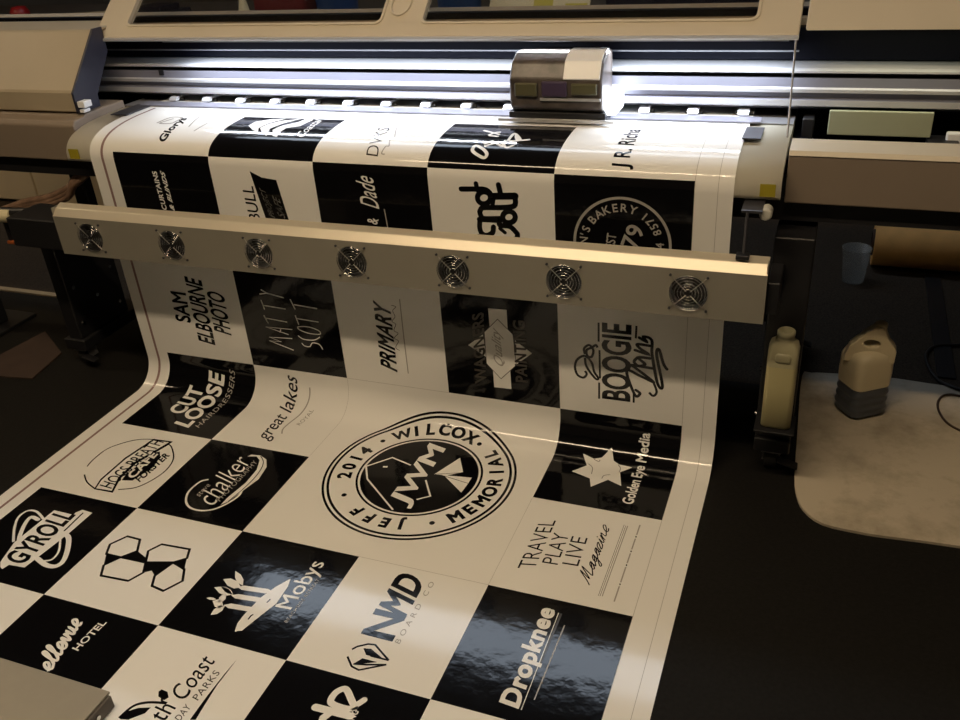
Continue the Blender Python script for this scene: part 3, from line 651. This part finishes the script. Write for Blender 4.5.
# gantry rail
rail = [(.640,.862),(.600,.862),(.558,.857),(.549,.853),(.549,.849),(.566,.847),(.566,.840),(.553,.838),(.552,.818),(.545,.815),(.545,.808),(.556,.805),(.556,.795),(.546,.792),(.545,.779),(.552,.775),(.558,.770),(.640,.770)]
bm = ext(bmesh.new(), rail, -.60, 2.03)
bm.faces.ensure_lookup_table()
for i, k in enumerate((0,0,0,0,2,2,2,1,0,0,1,1,1,0,0,2,2,2)): 
    if i < len(rail): bm.faces[i].material_index = k
obj('guide_rail', bm, ['alu','rail_mid','rail_shade'], pr)  # one aluminium rail; shade on faces and in grooves put into darker colours
obj('rail_strip', box(-.55, 1.66, .596, .602, .884, .887), 'steel', pr)
obj('press_strip', box(-.10, 1.60, .486, .530, .7535, .7565), 'rail_mid', pr)
obj('rail_end', box(2.03, 2.10, .53, .66, .765, .90), 'black', pr, bev=.004)
bm = bmesh.new(); bx(bm, -.06, -.045, .549, .553, .825, .84); obj('rail_stop', bm, 'black', pr)
# pinch rollers
def pinch(x):
    bm = bmesh.new()
    ext(bm, [(.650,.7595),(.650,.7685),(.56,.7685),(.540,.7665),(.532,.760),(.532,.7575),(.548,.7572),(.552,.7625),(.568,.7625),(.60,.7595)], x-.012, x+.012)
    a = obj('pinch_arm', bm, 'alu', pr)
    r = bmesh.new(); cyl(r, (x-.020,.560,.7570), (x+.020,.560,.7570), .0048, 20); obj('pinch_roller', r, 'rubber', a, smooth=False)
for i in range(15): pinch(-.021+.1127*i)
# front window cover
u = Vector((0,.77,.64)).normalized(); nrm = Vector((0,-u.z,u.y)); P0 = Vector((0,.50,.937))
def cover_pt(x, t, d=0): return P0 + Vector((x,0,0)) + u*t + nrm*d
def rr2(x0, x1, t0, t1, r, n=6):
    o = []
    for cx, ct, a0 in ((x1-r,t1-r,0),(x0+r,t1-r,90),(x0+r,t0+r,180),(x1-r,t0+r,270)):
        for k in range(n+1): a = math.radians(a0+90*k/n); o.append((cx+r*math.cos(a), ct+r*math.sin(a)))
    return o
def plate_with_holes(outer, holes, d0, d1, place, bm=None):
    bm = bm or bmesh.new(); top = []; loops = []
    for d in (d0, d1):
        edges = []
        ls = []
        for lp in [outer]+holes:
            vs = [bm.verts.new(place(a, b, d)) for a, b in lp]; ls.append(vs)
            for i in range(len(vs)): edges.append(bm.edges.new((vs[i], vs[(i+1) % len(vs)])))
        bmesh.ops.triangle_fill(bm, use_beauty=True, use_dissolve=False, edges=edges)
        loops.append(ls)
    for A, B in zip(*loops):
        for i in range(len(A)):
            j = (i+1) % len(A); bm.faces.new((A[i], A[j], B[j], B[i]))
    return bm
W1 = (-.118, .668, .042, .31); W2 = (.782, 1.570, .042, .31)
fc = obj('front_cover', plate_with_holes([(-.216,0),(1.660,0),(1.660,.36),(-.216,.36)], [rr2(*W1,.016), rr2(*W2,.016)], 0, -.018, cover_pt), 'cream', pr, bev=.003, label='cream hinged front cover with windows')
for Wd in (W1, W2):
    rimo = rr2(Wd[0]-.006, Wd[1]+.006, Wd[2]-.006, Wd[3]+.006, .021); rimi = rr2(Wd[0]+.001, Wd[1]-.001, Wd[2]+.001, Wd[3]-.001, .015)
    obj('window_rim', plate_with_holes(rimo, [rimi], .0025, -.004, cover_pt), 'cream', fc, bev=.001)
    bm = bmesh.new(); A = [bm.verts.new(cover_pt(x, t, -.008)) for x, t in rr2(*Wd,.015)]; B = [bm.verts.new(cover_pt(x, t, -.011)) for x, t in rr2(*Wd,.015)]
    bm.faces.new(A); bm.faces.new(B)
    for i in range(len(A)): j = (i+1) % len(A); bm.faces.new((A[i], A[j], B[j], B[i]))
    obj('window_pane', bm, 'glass', fc)
bm = bmesh.new(); tube(bm, [cover_pt(.712+.026*math.cos(2*PI*k/28), .100+.036*math.sin(2*PI*k/28), .001) for k in range(28)], .003, 8, closed=True)
obj('finger_grip', bm, 'cream', fc, smooth=True)
bm = bmesh.new()
ext(bm, [(.4935,.9275),(.4925,.9325),(.498,.9365),(.520,.9365),(.520,.9275)], -.216, 1.660)
obj('cover_trim', bm, 'alu', fc, label='silver edge strip')
obj('top_cover', ext(bmesh.new(), [(.506,.944),(.50+.36*u.y,.937+.36*u.z),(.84,1.16),(.84,.952),(.64,.944)], 1.672, 3.1), 'cream', pr, bev=.004, label='cream right top cover')
bm = bmesh.new(); cyl(bm, (1.6555,.497,.9275), (1.6635,.372,.757), .0022, 8); obj('cover_stay', bm, 'steel', pr)
obj('light_strip', box(0.0, 1.64, .522, .536, .920, .934), 'steel', pr)
# print carriage
cr = obj('print_carriage', ext(bmesh.new(), [(.452,.776),(.436,.790),(.436,.852),(.458,.888),(.49,.902),(.543,.902),(.543,.776)], 1.035, 1.255), 'carriage', pr, bev=.006, label='dark print carriage on the rail')
obj('nozzle_plate', box(1.030, 1.262, .440, .56, .759, .777), 'black', cr, bev=.002)
obj('carriage_skirt', box(1.005, 1.285, .430, .438, .756, .764), 'alu', cr, bev=.001)
obj('carriage_glare', box(1.256, 1.286, .45, .535, .768, .822), 'glare', cr, bev=.012, label='glowing white block in place of glare')
bm = bmesh.new(); ext(bm, [(.4352,.855),(.457,.891),(.489,.906),(.53,.906),(.53,.9025),(.49,.9022),(.458,.8885),(.4365,.852)], 1.165, 1.25)
obj('carriage_highlight', bm, 'white', cr, bev=.002, label='white piece in place of a highlight')  # white piece put where the carriage top catches a highlight
obj('ink_damper', box(1.05, 1.105, .428, .437, .815, .846), 'olive', cr, bev=.004); obj('ink_damper', box(1.115, 1.175, .428, .437, .815, .850), 'purple', cr, bev=.004); obj('ink_damper', box(1.185, 1.245, .428, .437, .820, .846), 'olive', cr, bev=.004)
obj('carriage_strip', box(1.11, 1.252, .4315, .437, .806, .812), 'alu', cr)
# right service bay
obj('bay_floor', box(1.70, 3.1, .40, .66, .60, .668), 'navy', pr)
obj('bay_panel', box(1.739, 1.945, .526, .536, .722, .775), 'green', pr, bev=.002, label='pale green panel behind the rail')
for a in ((1.685, 1.71, .53, .60, .668, .755), (1.76, 1.80, .47, .525, .668, .708), (1.84, 1.87, .47, .525, .668, .712), (1.94, 2.0, .47, .56, .668, .720)): obj('capping_block', box(*a), 'black', pr, bev=.003)
bm = bmesh.new(); tube(bm, smooth_pts([(1.70,.46,.690),(1.76,.45,.715),(1.83,.46,.700),(1.90,.45,.712),(1.99,.46,.698)]), .004, 8); obj('ink_tube', bm, 'steel', pr, smooth=True)
obj('bay_block', box(1.975, 2.01, .52, .54, .705, .735), 'white', pr, bev=.004, label='white plastic block')
# stand
def leg(x0, x1):
    bm = ext(bmesh.new(), [(.245,.095),(.245,.586),(.46,.586),(.46,.095)] if x0 > 0 else [(.245,.095),(.245,.46),(.425,.46),(.425,.60),(.46,.60),(.46,.095)], x0, x1)
    l = obj('stand_leg', bm, 'black', pr, bev=.004)
    for y, z in ((.27,.14),(.27,.26),(.43,.14),(.43,.26),(.35,.20)):
        xf = x1 if x0 < 0 else x0
        sg = 1 if x0 < 0 else -1
        s = bmesh.new(); cyl(s, (xf-sg*.001,y,z), (xf+sg*.004,y,z), .006, 12); obj('bolt', s, 'chrome', l)
    return l
leg(-.38,-.33); leg(1.665,1.745)
for x in (-.355, 1.705):
    obj('stand_foot', box(x-.04, x+.04, .235, .92, .060, .0955), 'black', pr, bev=.004)
    for y in (.275, .88):
        bm = bmesh.new(); bx(bm, x-.022, x+.022, y-.03, y+.03, .052, .060); bx(bm, x-.020, x-.016, y-.016, y+.02, .022, .054); bx(bm, x+.016, x+.020, y-.016, y+.02, .022, .054)
        c = obj('caster', bm, 'steel', pr)
        w = bmesh.new(); cyl(w, (x-.014,y,.029), (x+.014,y,.029), .030, 24); obj('wheel', w, 'rubber', c, bev=.003)
        w = bmesh.new(); bx(w, x+.015, x+.062, y-.045, y-.02, .030, .036, rot=Matrix.Rotation(.25, 3, 'Y')); obj('brake_pedal', w, 'black', c, bev=.002)
obj('crossbar', box(-.34, 1.675, .62, .67, .20, .25), 'black', pr, bev=.004)
obj('bottle_shelf', box(1.665, 1.750, .165, .2448, .158, .1625), 'black', pr, bev=.001)
for k in range(3):
    bm = bmesh.new(); tube(bm, smooth_pts([(-.215-.012*k,.34,.597),(-.24-.015*k,.33,.578-.004*k),(-.31,.34,.545-.010*k),(-.40,.35,.512-.010*k),(-.50,.35,.490-.008*k),(-.64,.36,.447-.006*k),(-.80,.38,.40),(-1.0,.40,.33)]), .011, 10)
    obj('waste_hose', bm, 'hose', pr, smooth=True, label='stained translucent hose')
bm = bmesh.new(); cyl(bm, (-.90,.30,.455), (-.42,.30,.478), .016, 16); obj('take_up_shaft', bm, 'black', pr); obj('shaft_holder', box(-.42, -.38, .27, .33, .455, .50), 'black', pr, bev=.003)
bm = bmesh.new(); cyl(bm, (-.60,.295,.462), (-.505,.295,.466), .021, 20); obj('shaft_collar', bm, 'paper', pr, label='pale collar')
obj('release_lever', box(-.565, -.525, .292, .312, .372, .382), 'orange', pr, bev=.003, label='orange lever'); obj('lever_arm', box(-.56, -.55, .298, .306, .382, .45), 'black', pr)
# ------------------------------------------------------------ dryer bar with fans
fb = thing('fan_bar', 'long beige dryer bar with seven round fans across the hanging banner', 'fan bar')
FXS = [-.039,.223,.482,.738,.994,1.251,1.514]; FZ = .5015; FR = .0385
YF = .12
def face_pt(x, z, d): return Vector((x, YF+d, z))
circ = lambda x, r, n=32: [(x+r*math.cos(2*PI*k/n), FZ+r*math.sin(2*PI*k/n)) for k in range(n)]
bm = plate_with_holes([(-.150,.447),(1.665,.447),(1.665,.5535),(-.150,.5535)], [circ(x, FR) for x in FXS], 0, .002, face_pt)
ext(bm, [(.1205,.4472),(.158,.4472),(.158,.5765),(.156,.5765),(.156,.4492),(.1205,.4492)], -.150, 1.665)
bx(bm, -.150, -.148, .1221, .156, .4492, .575); bx(bm, 1.663, 1.665, .1221, .156, .4492, .575)
bx(bm, -.148, 1.663, .1502, .1562, .4492, .575)
hs = obj('housing', bm, 'bar', fb)
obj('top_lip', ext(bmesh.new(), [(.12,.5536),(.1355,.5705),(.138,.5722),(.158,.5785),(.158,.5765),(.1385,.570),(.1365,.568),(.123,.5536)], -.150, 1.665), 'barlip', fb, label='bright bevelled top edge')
def fan(x):
    bm = bmesh.new()
    lathe(bm, [(FR-.0002,YF+.0005),(FR-.0002,YF+.028),(.004,YF+.028)], (0,0,0), 32)
    for v in bm.verts: v.co = Vector((x+v.co.x, v.co.z, FZ+v.co.y))
    f = obj('cooling_fan', bm, 'fan', fb)
    b = bmesh.new()
    for k in range(7):
        a = 2*PI*k/7; n = 5; lo = []; hi = []
        for j in range(n+1):
            rr = .013+(.034-.013)*j/n; w = .25+.14*j/n
            for L, s, yy in ((lo,-1,.010),(hi,1,.019)):
                L.append(b.verts.new((x+rr*math.cos(a+s*w+.15*j/n), YF+yy, FZ+rr*math.sin(a+s*w+.15*j/n))))
        for j in range(n): b.faces.new((lo[j], lo[j+1], hi[j+1], hi[j]))
    lathe(b, [(.0,0),(.012,0),(.0135,.002),(.0135,.016)], (0,0,0), 24)
    for v in b.verts:
        if abs(v.co.y) < .0139 and v.co.z < .02 and abs(v.co.x) < .014 and abs(v.co.y-YF) > .02: v.co = Vector((x+v.co.x, YF+.008+v.co.z, FZ+v.co.y))
    r = obj('impeller', b, 'black', f)
    s = r.modifiers.new('thick', 'SOLIDIFY'); s.thickness = .001
    g = bmesh.new()
    for R in (.0085,.0150,.0215,.0280,.0345,.0390): tube(g, [(x+R*math.cos(2*PI*k/40), YF-.0028, FZ+R*math.sin(2*PI*k/40)) for k in range(40)], .00085, 6, closed=True)
    obj('fan_guard', g, 'chrome', f, smooth=True)
    for k in range(4):
        a = PI/4+PI/2*k; e = .053; g = bmesh.new()
        tube(g, [(x+.006*math.cos(a),YF-.0036,FZ+.006*math.sin(a)), (x+.040*math.cos(a),YF-.0036,FZ+.040*math.sin(a)), (x+.047*math.cos(a),YF-.0014,FZ+.047*math.sin(a)), (x+e*math.cos(a),YF-.0012,FZ+e*math.sin(a))], .0010, 6)
        obj('guard_spoke', g, 'wire', f, smooth=True)
    for k in range(4):
        a = PI/4+PI/2*k; sc = bmesh.new(); cyl(sc, (x+.053*math.cos(a),YF-.003,FZ+.053*math.sin(a)), (x+.053*math.cos(a),YF+.001,FZ+.053*math.sin(a)), .0028, 10); obj('guard_screw', sc, 'steel_dark', f)
for x in FXS: fan(x)
obj('bracket', box(-.345, -.10, .1585, .2445, .470, .530), 'black', fb, bev=.003)
obj('end_bracket', box(-.33, -.152, .125, .2445, .452, .535), 'black', fb, bev=.004)
obj('bracket', box(1.60, 1.66, .1585, .2445, .470, .530), 'black', fb, bev=.003); obj('end_bracket', box(1.6655, 1.69, .14, .2445, .46, .53), 'black', fb, bev=.003)
bm = bmesh.new(); cyl(bm, (1.614,.145,.574), (1.612,.185,.662), .003, 12); obj('hanger_rod', bm, 'steel_dark', fb); obj('hanger_plate', box(1.600, 1.64, .18, .262, .658, .663), 'steel_dark', fb)
obj('rod_clamp', box(1.600, 1.626, .133, .156, .5765, .586), 'black', fb, bev=.002)
bm = bmesh.new(); cyl(bm, (1.646,.19,.652), (1.646,.225,.652), .0125, 24); obj('hanger_knob', bm, 'knob', fb, bev=.004, label='white knob')
# ------------------------------------------------------------ bottles, cloth, things on the right
bo = thing('open_bottle', 'open yellowish square plastic bottle standing against the right stand leg', 'bottle')
bxc, byc, bz = 1.709, .205, .1627
bm = bmesh.new(); loft(bm, [rrect(bxc,byc,bz+h,a,b,.010) for h, a, b in ((0,.027,.022),(.004,.0315,.026),(.10,.0315,.026),(.155,.0315,.026))], cap1=False)
obj('bottle_body', bm, 'bottle', bo, smooth=True)
bm = bmesh.new(); loft(bm, [rrect(bxc,byc,bz+h,a,b,.010) for h, a, b in ((.155,.0315,.026),(.19,.0315,.026),(.204,.028,.022),(.212,.019,.018))], cap0=False, cap1=False)
lathe(bm, [(.019,.208),(.0165,.214),(.0165,.222),(.0185,.223),(.0185,.232),(.0165,.234),(.0145,.234),(.0145,.21)], (bxc+.001,byc,bz), 24)
obj('bottle_neck', bm, 'bottleup', bo, smooth=True)
bm = bmesh.new(); loft(bm, [rrect(bxc+.001,byc-.0235,bz+h,w,d,.003) for h, w, d in ((.168,.012,.004),(.172,.016,.0055),(.185,.016,.0055),(.190,.012,.004))]); obj('moulded_tab', bm, 'bottleup', bo, smooth=True)
ju = thing('jug', 'milky plastic jug with a top handle and blue-grey liquid standing on the stained cloth', 'jug')
jx, jy, jz, ja = 1.898, .565, .0065, .62
def jr(h, a, b=None, r=.022, dx=0): return rrect(jx+dx, jy, jz+h, a, b or a*.9, r, ja)
bm = bmesh.new(); secs = []
for k in range(15):
    h = .002+.084*k/14; secs.append(jr(h, .051+(.0016*math.sin(h*2*PI/.021) if k > 1 else (-.006 if k == 0 else 0))))
loft(bm, secs, cap1=False); obj('liquid_band', bm, 'liquid', ju, smooth=True, label='blue-grey liquid seen through the plastic')
bm = bmesh.new(); loft(bm, [jr(h, a, b, r, dx) for h, a, b, r, dx in ((.086,.0515,.0465,.022,0),(.12,.0525,.0475,.022,0),(.160,.0525,.0475,.024,0),(.176,.048,.044,.026,.002),(.184,.036,.032,.026,.006),(.190,.020,.018,.016,.010))], cap0=False)
obj('jug_body', bm, 'jug', ju, smooth=True)
sil = [(-.055,.155),(-.054,.172),(-.045,.198),(-.012,.234),(.006,.249),(.014,.2515),(.024,.251),(.030,.246),(.036,.226),(.044,.211),(.054,.200),(.061,.188),(.060,.155)]
bm = plate_with_holes(sil, [[(.003+.019*math.cos(2*PI*k/20), .206+.0105*math.sin(2*PI*k/20)) for k in range(20)]], -.017, .017, lambda a, b, d: Vector((jx+a, jy-.012+d+.1*a, jz+b)))
obj('handle', bm, 'jug', ju, bev=.007)
bm = bmesh.new(); lathe(bm, [(.0125,.240),(.0145,.246),(.0145,.256),(.0115,.259),(0.0005,.259)], (jx+.018,jy-.010,jz), 20); obj('spout', bm, 'jug', ju, smooth=True)
# cloth
ol = [(1.752,.705),(1.757,.45),(1.763,.24),(1.772,.165),(1.79,.115),(1.83,.079),(1.90,.071),(1.96,.072),(2.10,.081),(2.6,.095),(3.0,.10),(3.0,.70),(2.6,.72),(2.145,.740),(1.95,.752),(1.83,.738),(1.775,.728)]
op = [(p.x, p.y) for p in smooth_pts([(x,y,0) for x,y in ol], 3, True)]
bm = bmesh.new()
T_ = [bm.verts.new((x,y,.0055)) for x,y in op]; B_ = [bm.verts.new((x,y,-.0008)) for x,y in op]
bm.faces.new(T_); bm.faces.new(B_)
for i in range(len(op)): j = (i+1) % len(op); bm.faces.new((T_[i],T_[j],B_[j],B_[i]))
tag(obj('floor_cloth', bm, 'felt'), 'stained beige felt cloth spread on the floor right of the printer', 'cloth')
def path_tube(name, pts, r, m, label, cat):
    bm = bmesh.new(); tube(bm, smooth_pts(pts, 8), r, 8); o = obj(name, bm, m, smooth=True); return tag(o, label, cat)
path_tube('cable', [(2.75,1.05,.0),(2.35,1.07,.0),(2.164,.998,.0),(2.10,.975,.0),(2.072,.915,.0),(2.078,.83,.0),(2.098,.77,.002),(2.12,.735,.0105),(2.16,.715,.0105),(2.25,.695,.0105),(2.6,.66,.0105)], .0045, 'cable', 'black cable looping over the carpet behind the cloth', 'cable')
path_tube('cable', [(2.7,.60,.009),(2.3,.64,.009),(2.155,.688,.009),(2.11,.690,.009),(2.088,.655,.009),(2.086,.60,.009),(2.105,.545,.009),(2.15,.51,.009),(2.22,.48,.009),(2.35,.455,.009),(2.6,.42,.009)], .003, 'brown_cable', 'thin brown cord curling on top of the stained cloth', 'cord')
tag(obj('dark_strip', ext(bmesh.new(), [(.80,-.006),(.80,-.001),(1.50,-.001),(1.50,-.006)], 2.095, 2.14), 'black'), 'flat black strip running across the grey carpet', 'cable cover')  # flat black strip laid along the carpet
ro = thing('cardboard_roll', 'thick brown cardboard roll lying on the carpet behind the printer stand', 'roll')
bm = bmesh.new(); lathe(bm, [(.045,1.928),(.076,1.926),(.078,1.928),(.078,3.2),(.045,3.2),(.045,1.928)], (0,1.56,.0722), 40, axis='x'); obj('wound_paper', bm, 'board', ro, smooth=False)
for p in ro.children[0].data.polygons: p.use_smooth = abs(p.normal.x) < .5
bm = bmesh.new(); lathe(bm, [(.038,1.920),(.045,1.920),(.045,3.205),(.038,3.205),(.038,1.920)], (0,1.56,.0722), 32, axis='x'); obj('core_tube', bm, 'carton', ro)
bm = bmesh.new(); lathe(bm, [(.0005,.002),(.034,.002),(.045,.118),(.0465,.12),(.0435,.12),(.0325,.005),(.0005,.005)], (1.872,1.40,-.0075), 32)
tag(obj('plastic_cup', bm, 'cup', smooth=True), 'clear plastic cup standing on the carpet beside the cardboard roll', 'cup')
# ------------------------------------------------------------ foreground box
gb = thing('metal_box', 'flat grey metal box lying on the banner in the near left corner', 'box')
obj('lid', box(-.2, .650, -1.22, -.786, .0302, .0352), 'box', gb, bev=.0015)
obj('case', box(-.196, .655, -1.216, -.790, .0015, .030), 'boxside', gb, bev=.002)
for y in (-.83,-.90,-1.0,-1.1):
    bm = bmesh.new(); cyl(bm, (.654,y,.018), (.658,y,.018), .005, 10); obj('screw', bm, 'chrome', gb)
bm = bmesh.new(); tube(bm, [(.435+.03*math.cos(2*PI*k/30),-.905+.03*math.sin(2*PI*k/30),.0365) for k in range(30)], .0035, 8, closed=True); obj('grommet', bm, 'barlip', gb, smooth=True)
# ------------------------------------------------------------ left clutter
bm = bmesh.new(); vs = [(-.69,.20),(-.665,.40),(-.49,.29),(-.455,.13),(-.58,.115)]
A = [bm.verts.new((x,y,-.0008)) for x,y in vs]; B = [bm.verts.new((x,y,.004)) for x,y in vs]; bm.faces.new(A); bm.faces.new(B)
for i in range(5): j = (i+1) % 5; bm.faces.new((A[i],A[j],B[j],B[i]))
tag(obj('cardboard_piece', bm, 'carton'), 'flat brown cardboard piece on the black mat beside the left stand foot', 'cardboard')
po = thing('floor_stand', 'black upright post on a flat base left of the printer stand', 'stand')
obj('post', box(-.90, -.855, .37, .43, .010, .46), 'black', po, bev=.004); obj('base_plate', box(-.96, -.80, .30, .50, -.001, .010), 'black', po, bev=.003)
cb = thing('storage_cupboard', 'low cream cupboard standing on the carpet behind the printer at left', 'cupboard')
obj('carcass', box(-3.0, -.80, 1.52, 1.95, .0, .60), 'cupboard', cb, bev=.003)
for i, (a, b) in enumerate(((-3.0,-2.36),(-2.355,-1.765),(-1.76,-1.28),(-1.275,-.80))):
    d = obj('door', box(a+.003, b-.003, 1.500, 1.519, .012, .59), 'cupboard', cb, bev=.003)
    bm = bmesh.new(); bx(bm, b-.05, b-.035, 1.488, 1.501, .40, .50); obj('handle', bm, 'steel', d, bev=.003)
obj('plinth', box(-2.98, -.82, 1.54, 1.93, -.006, .0), 'black', cb)
# ------------------------------------------------------------ workbench behind, seen over the printer and through its windows
wb = thing('workbench', 'dark workbench behind the printer', 'workbench')
obj('bench_top', box(-3.4, 2.6, 2.1, 2.95, .66, .70), 'bench', wb, bev=.004)
for x in (-3.3,-1.2,.9,2.5):
    for y in (2.16,2.89): obj('leg', box(x-.03,x+.03,y-.03,y+.03,-.006,.66), 'black', wb)
ZB = .7005
def bucket(x, y, label):
    t = thing('bucket', label, 'bucket', None)
    bm = bmesh.new(); lathe(bm, [(.0005,0),(.085,0),(.092,.02),(.105,.22),(.110,.225),(.102,.225),(.088,.02),(.0005,.012)], (x,y,ZB), 36); obj('pail', bm, 'blue', t, smooth=True)
    bm = bmesh.new(); tube(bm, [(x-.109*math.cos(PI*k/16),y,ZB+.20+.09*math.sin(PI*k/16)) for k in range(17)], .003, 6); obj('handle', bm, 'steel', t)
    base(t, (x,y,ZB)); return t
bucket(-.44, 2.28, 'blue bucket seen through the left printer window'); bucket(.165, 2.28, 'blue bucket seen through the right printer window beside the poster')
bm = bmesh.new(); loft(bm, [rrect(-.72,2.30,ZB+h,a,b,.03) for h, a, b in ((0,.13,.07),(.03,.145,.08),(.15,.145,.075),(.24,.12,.05),(.26,.09,.03))])
tag(obj('fabric_bag', bm, 'maroon', smooth=True), 'maroon fabric bag seen through the left printer window', 'bag')
bm = bmesh.new(); lathe(bm, [(.0005,.0),(.05,.0),(.048,.008),(.034,.01),(.006,.14),(.0005,.142)], (-.945,2.27,ZB), 24)
tag(obj('paper_cone', bm, 'paper', smooth=True), 'small pale cone seen through the left printer window', 'cone')
bm = bmesh.new(); bx(bm, -1.60,-1.35,2.2,2.4,ZB,ZB+.05); bx(bm, -1.56,-1.40,2.22,2.38,ZB+.05,ZB+.075)
tag(obj('tool_tray', bm, 'screen', bev=.006), 'dark tray of tools seen through the far left of the printer window', 'tray')
ps = thing('poster_board', 'cream and yellow poster leaning up behind the right printer window', 'poster')
obj('board', ext(bmesh.new(), [(2.26,ZB),(2.46,ZB+.30),(2.47,ZB+.294),(2.272,ZB)], .300, .745), 'paper', ps)
for a, b, h0, h1 in ((.50,.585,.03,.09), (.64,.735,.015,.05), (.33,.72,.14,.22)): obj('print_patch', ext(bmesh.new(), [(2.26+h0/1.5-.001,ZB+h0+.0006),(2.26+h1/1.5-.001,ZB+h1+.0006),(2.26+h1/1.5+.001,ZB+h1-.0006),(2.26+h0/1.5+.001,ZB+h0-.0006)], a, b), 'paperyellow', ps)
obj('stay', ext(bmesh.new(), [(2.50,ZB),(2.51,ZB),(2.41,ZB+.205),(2.405,ZB+.202)], .50, .54), 'paper', ps)
mo = thing('monitor', 'dark wide monitor at the right of the printer window', 'monitor')
obj('screen', box(.80,1.50,2.34,2.37,ZB+.03,ZB+.42), 'screen', mo, bev=.006); obj('stand', box(1.05,1.25,2.30,2.46,ZB,ZB+.012), 'black', mo, bev=.003); obj('neck', box(1.12,1.18,2.37,2.40,ZB+.01,ZB+.2), 'black', mo)
tag(obj('glow_ring', lathe(bmesh.new(), [(.03,0),(.052,0),(.052,.045),(.03,.045),(.03,0)], (1.215,2.22,ZB), 32)[0], 'white'), 'white ring standing in for a glow before the dark monitor, left one', 'ring')  # both white rings stand in for bright glows behind the window
tag(obj('glow_ring', lathe(bmesh.new(), [(.03,0),(.052,0),(.052,.045),(.03,.045),(.03,0)], (1.352,2.22,ZB), 32)[0], 'white'), 'white ring standing in for a glow before the dark monitor, right one', 'ring')
bm = bmesh.new(); lathe(bm, [(.0005,0),(.04,0),(.05,.015),(.05,.06),(.035,.085),(.0005,.09)], (-2.335,2.25,ZB), 28); tag(obj('red_jar', bm, 'red', smooth=True), 'red rounded jar on the bench at the far upper left', 'jar')
bm = bmesh.new(); th = Matrix.Rotation(-.35, 3, 'Z')
fr = plate_with_holes([(-.17,-.09),(.17,-.09),(.17,.09),(-.17,.09)], [[(-.12,-.05),(.12,-.05),(.12,.05),(-.12,.05)]], 0, .03, lambda a, b, d: Vector((-2.03,2.33,ZB)) + (Matrix.Rotation(.30,3,'Z') @ Vector((a,b,d))))
tag(obj('wooden_frame', fr, 'strip', bev=.003), 'empty pale frame lying on the bench at upper left', 'frame')
# ------------------------------------------------------------ lights
def ceiling_light(label, x, y, z, lx, ly, col, L):
    t = thing('ceiling_light', label, 'ceiling light')
    obj('lamp_body', box(x-lx/2-.03, x+lx/2+.03, y-ly/2-.03, y+ly/2+.03, z+.004, CH), 'white', t)
    m = mat('diffuser', (.8,.8,.8), .5, emit=col, estr=L)
    bm = bmesh.new(); bx(bm, x-lx/2, x+lx/2, y-ly/2, y+ly/2, z, z+.006); obj('diffuser', bm, m, t)
    base(t, (x,y,z))
ceiling_light('long warm ceiling light above the person taking the photo', .9, -1.02, 2.70, 2.4, .12, (1,.77,.50), LA)
ceiling_light('added short warm light over the left end of the room', -2.7, .15, 2.70, 1.2, .12, (1,.77,.50), LC)  # added to brighten the cupboard front
ceiling_light('long cool ceiling panel behind the printer', .1, 1.90, 2.70, 3.0, .34, (.80,.92,1.08), LB)
a2 = bpy.data.lights.new('bay_fill', 'AREA'); a2.shape = 'RECTANGLE'; a2.size = .30; a2.size_y = .008; a2.energy = FILL_BAY; a2.color = (1,.98,.70)  # added light that brightens the service bay
l2 = bpy.data.objects.new('bay_fill', a2); C.objects.link(l2); l2.location = (1.86,.515,.915); l2.rotation_euler = Vector((0,-.3,1)).to_track_quat('Z','Y').to_euler()
ar = bpy.data.lights.new('printer_led', 'AREA'); ar.shape = 'RECTANGLE'; ar.size = 1.58; ar.size_y = .008; ar.energy = LED; ar.color = (.80,.88,1.0)
lo = bpy.data.objects.new('printer_led', ar); C.objects.link(lo); lo.location = (.85,.512,.905)
lo.rotation_euler = Vector((0,-.02,1)).to_track_quat('Z','Y').to_euler()   # shines straight down on the platen and rail
w = bpy.data.worlds.new('world'); bpy.context.scene.world = w; w.use_nodes = True
w.node_tree.nodes['Background'].inputs[0].default_value = (.9,.75,.55,1); w.node_tree.nodes['Background'].inputs[1].default_value = .04
for t, l in ((pr,(.75,.6,0)),(fb,(.757,.14,.447)),(bo,(bxc,byc,bz)),(ju,(jx,jy,.006)),(ro,(2.5,1.56,-.006)),(gb,(.22,-1.0,0)),(po,(-.88,.4,0)),(cb,(-1.9,1.7,-.006)),(wb,(-.4,2.5,-.006)),(ps,(.52,2.3,ZB)),(mo,(1.15,2.35,ZB))): base(t, l)
# ------------------------------------------------------------ camera
cam = bpy.data.cameras.new('camera'); co = bpy.data.objects.new('camera', cam); C.objects.link(co)
R = ((0.93347687112632, 0.35253867792809435, -0.06585902851472004), (0.11927773758963765, -0.47836423824312047, -0.8700232622669198), (-0.3382214546531442, 0.8042910767469492, -0.4885919682900269))
right, down, fwd = [Vector(r) for r in R]
m3 = Matrix((right, -down, -fwd)).transposed()
co.matrix_world = Matrix.Translation((1.7487034, -1.5592643, 1.2995602)) @ m3.to_4x4()
cam.sensor_fit = 'HORIZONTAL'; cam.sensor_width = 36; cam.lens = 890.8045/960*36; cam.clip_start = .02
sc = bpy.context.scene; sc.camera = co
sc.view_settings.view_transform = 'Standard'; sc.view_settings.look = 'None'; sc.view_settings.gamma = 1; sc.view_settings.exposure = 0
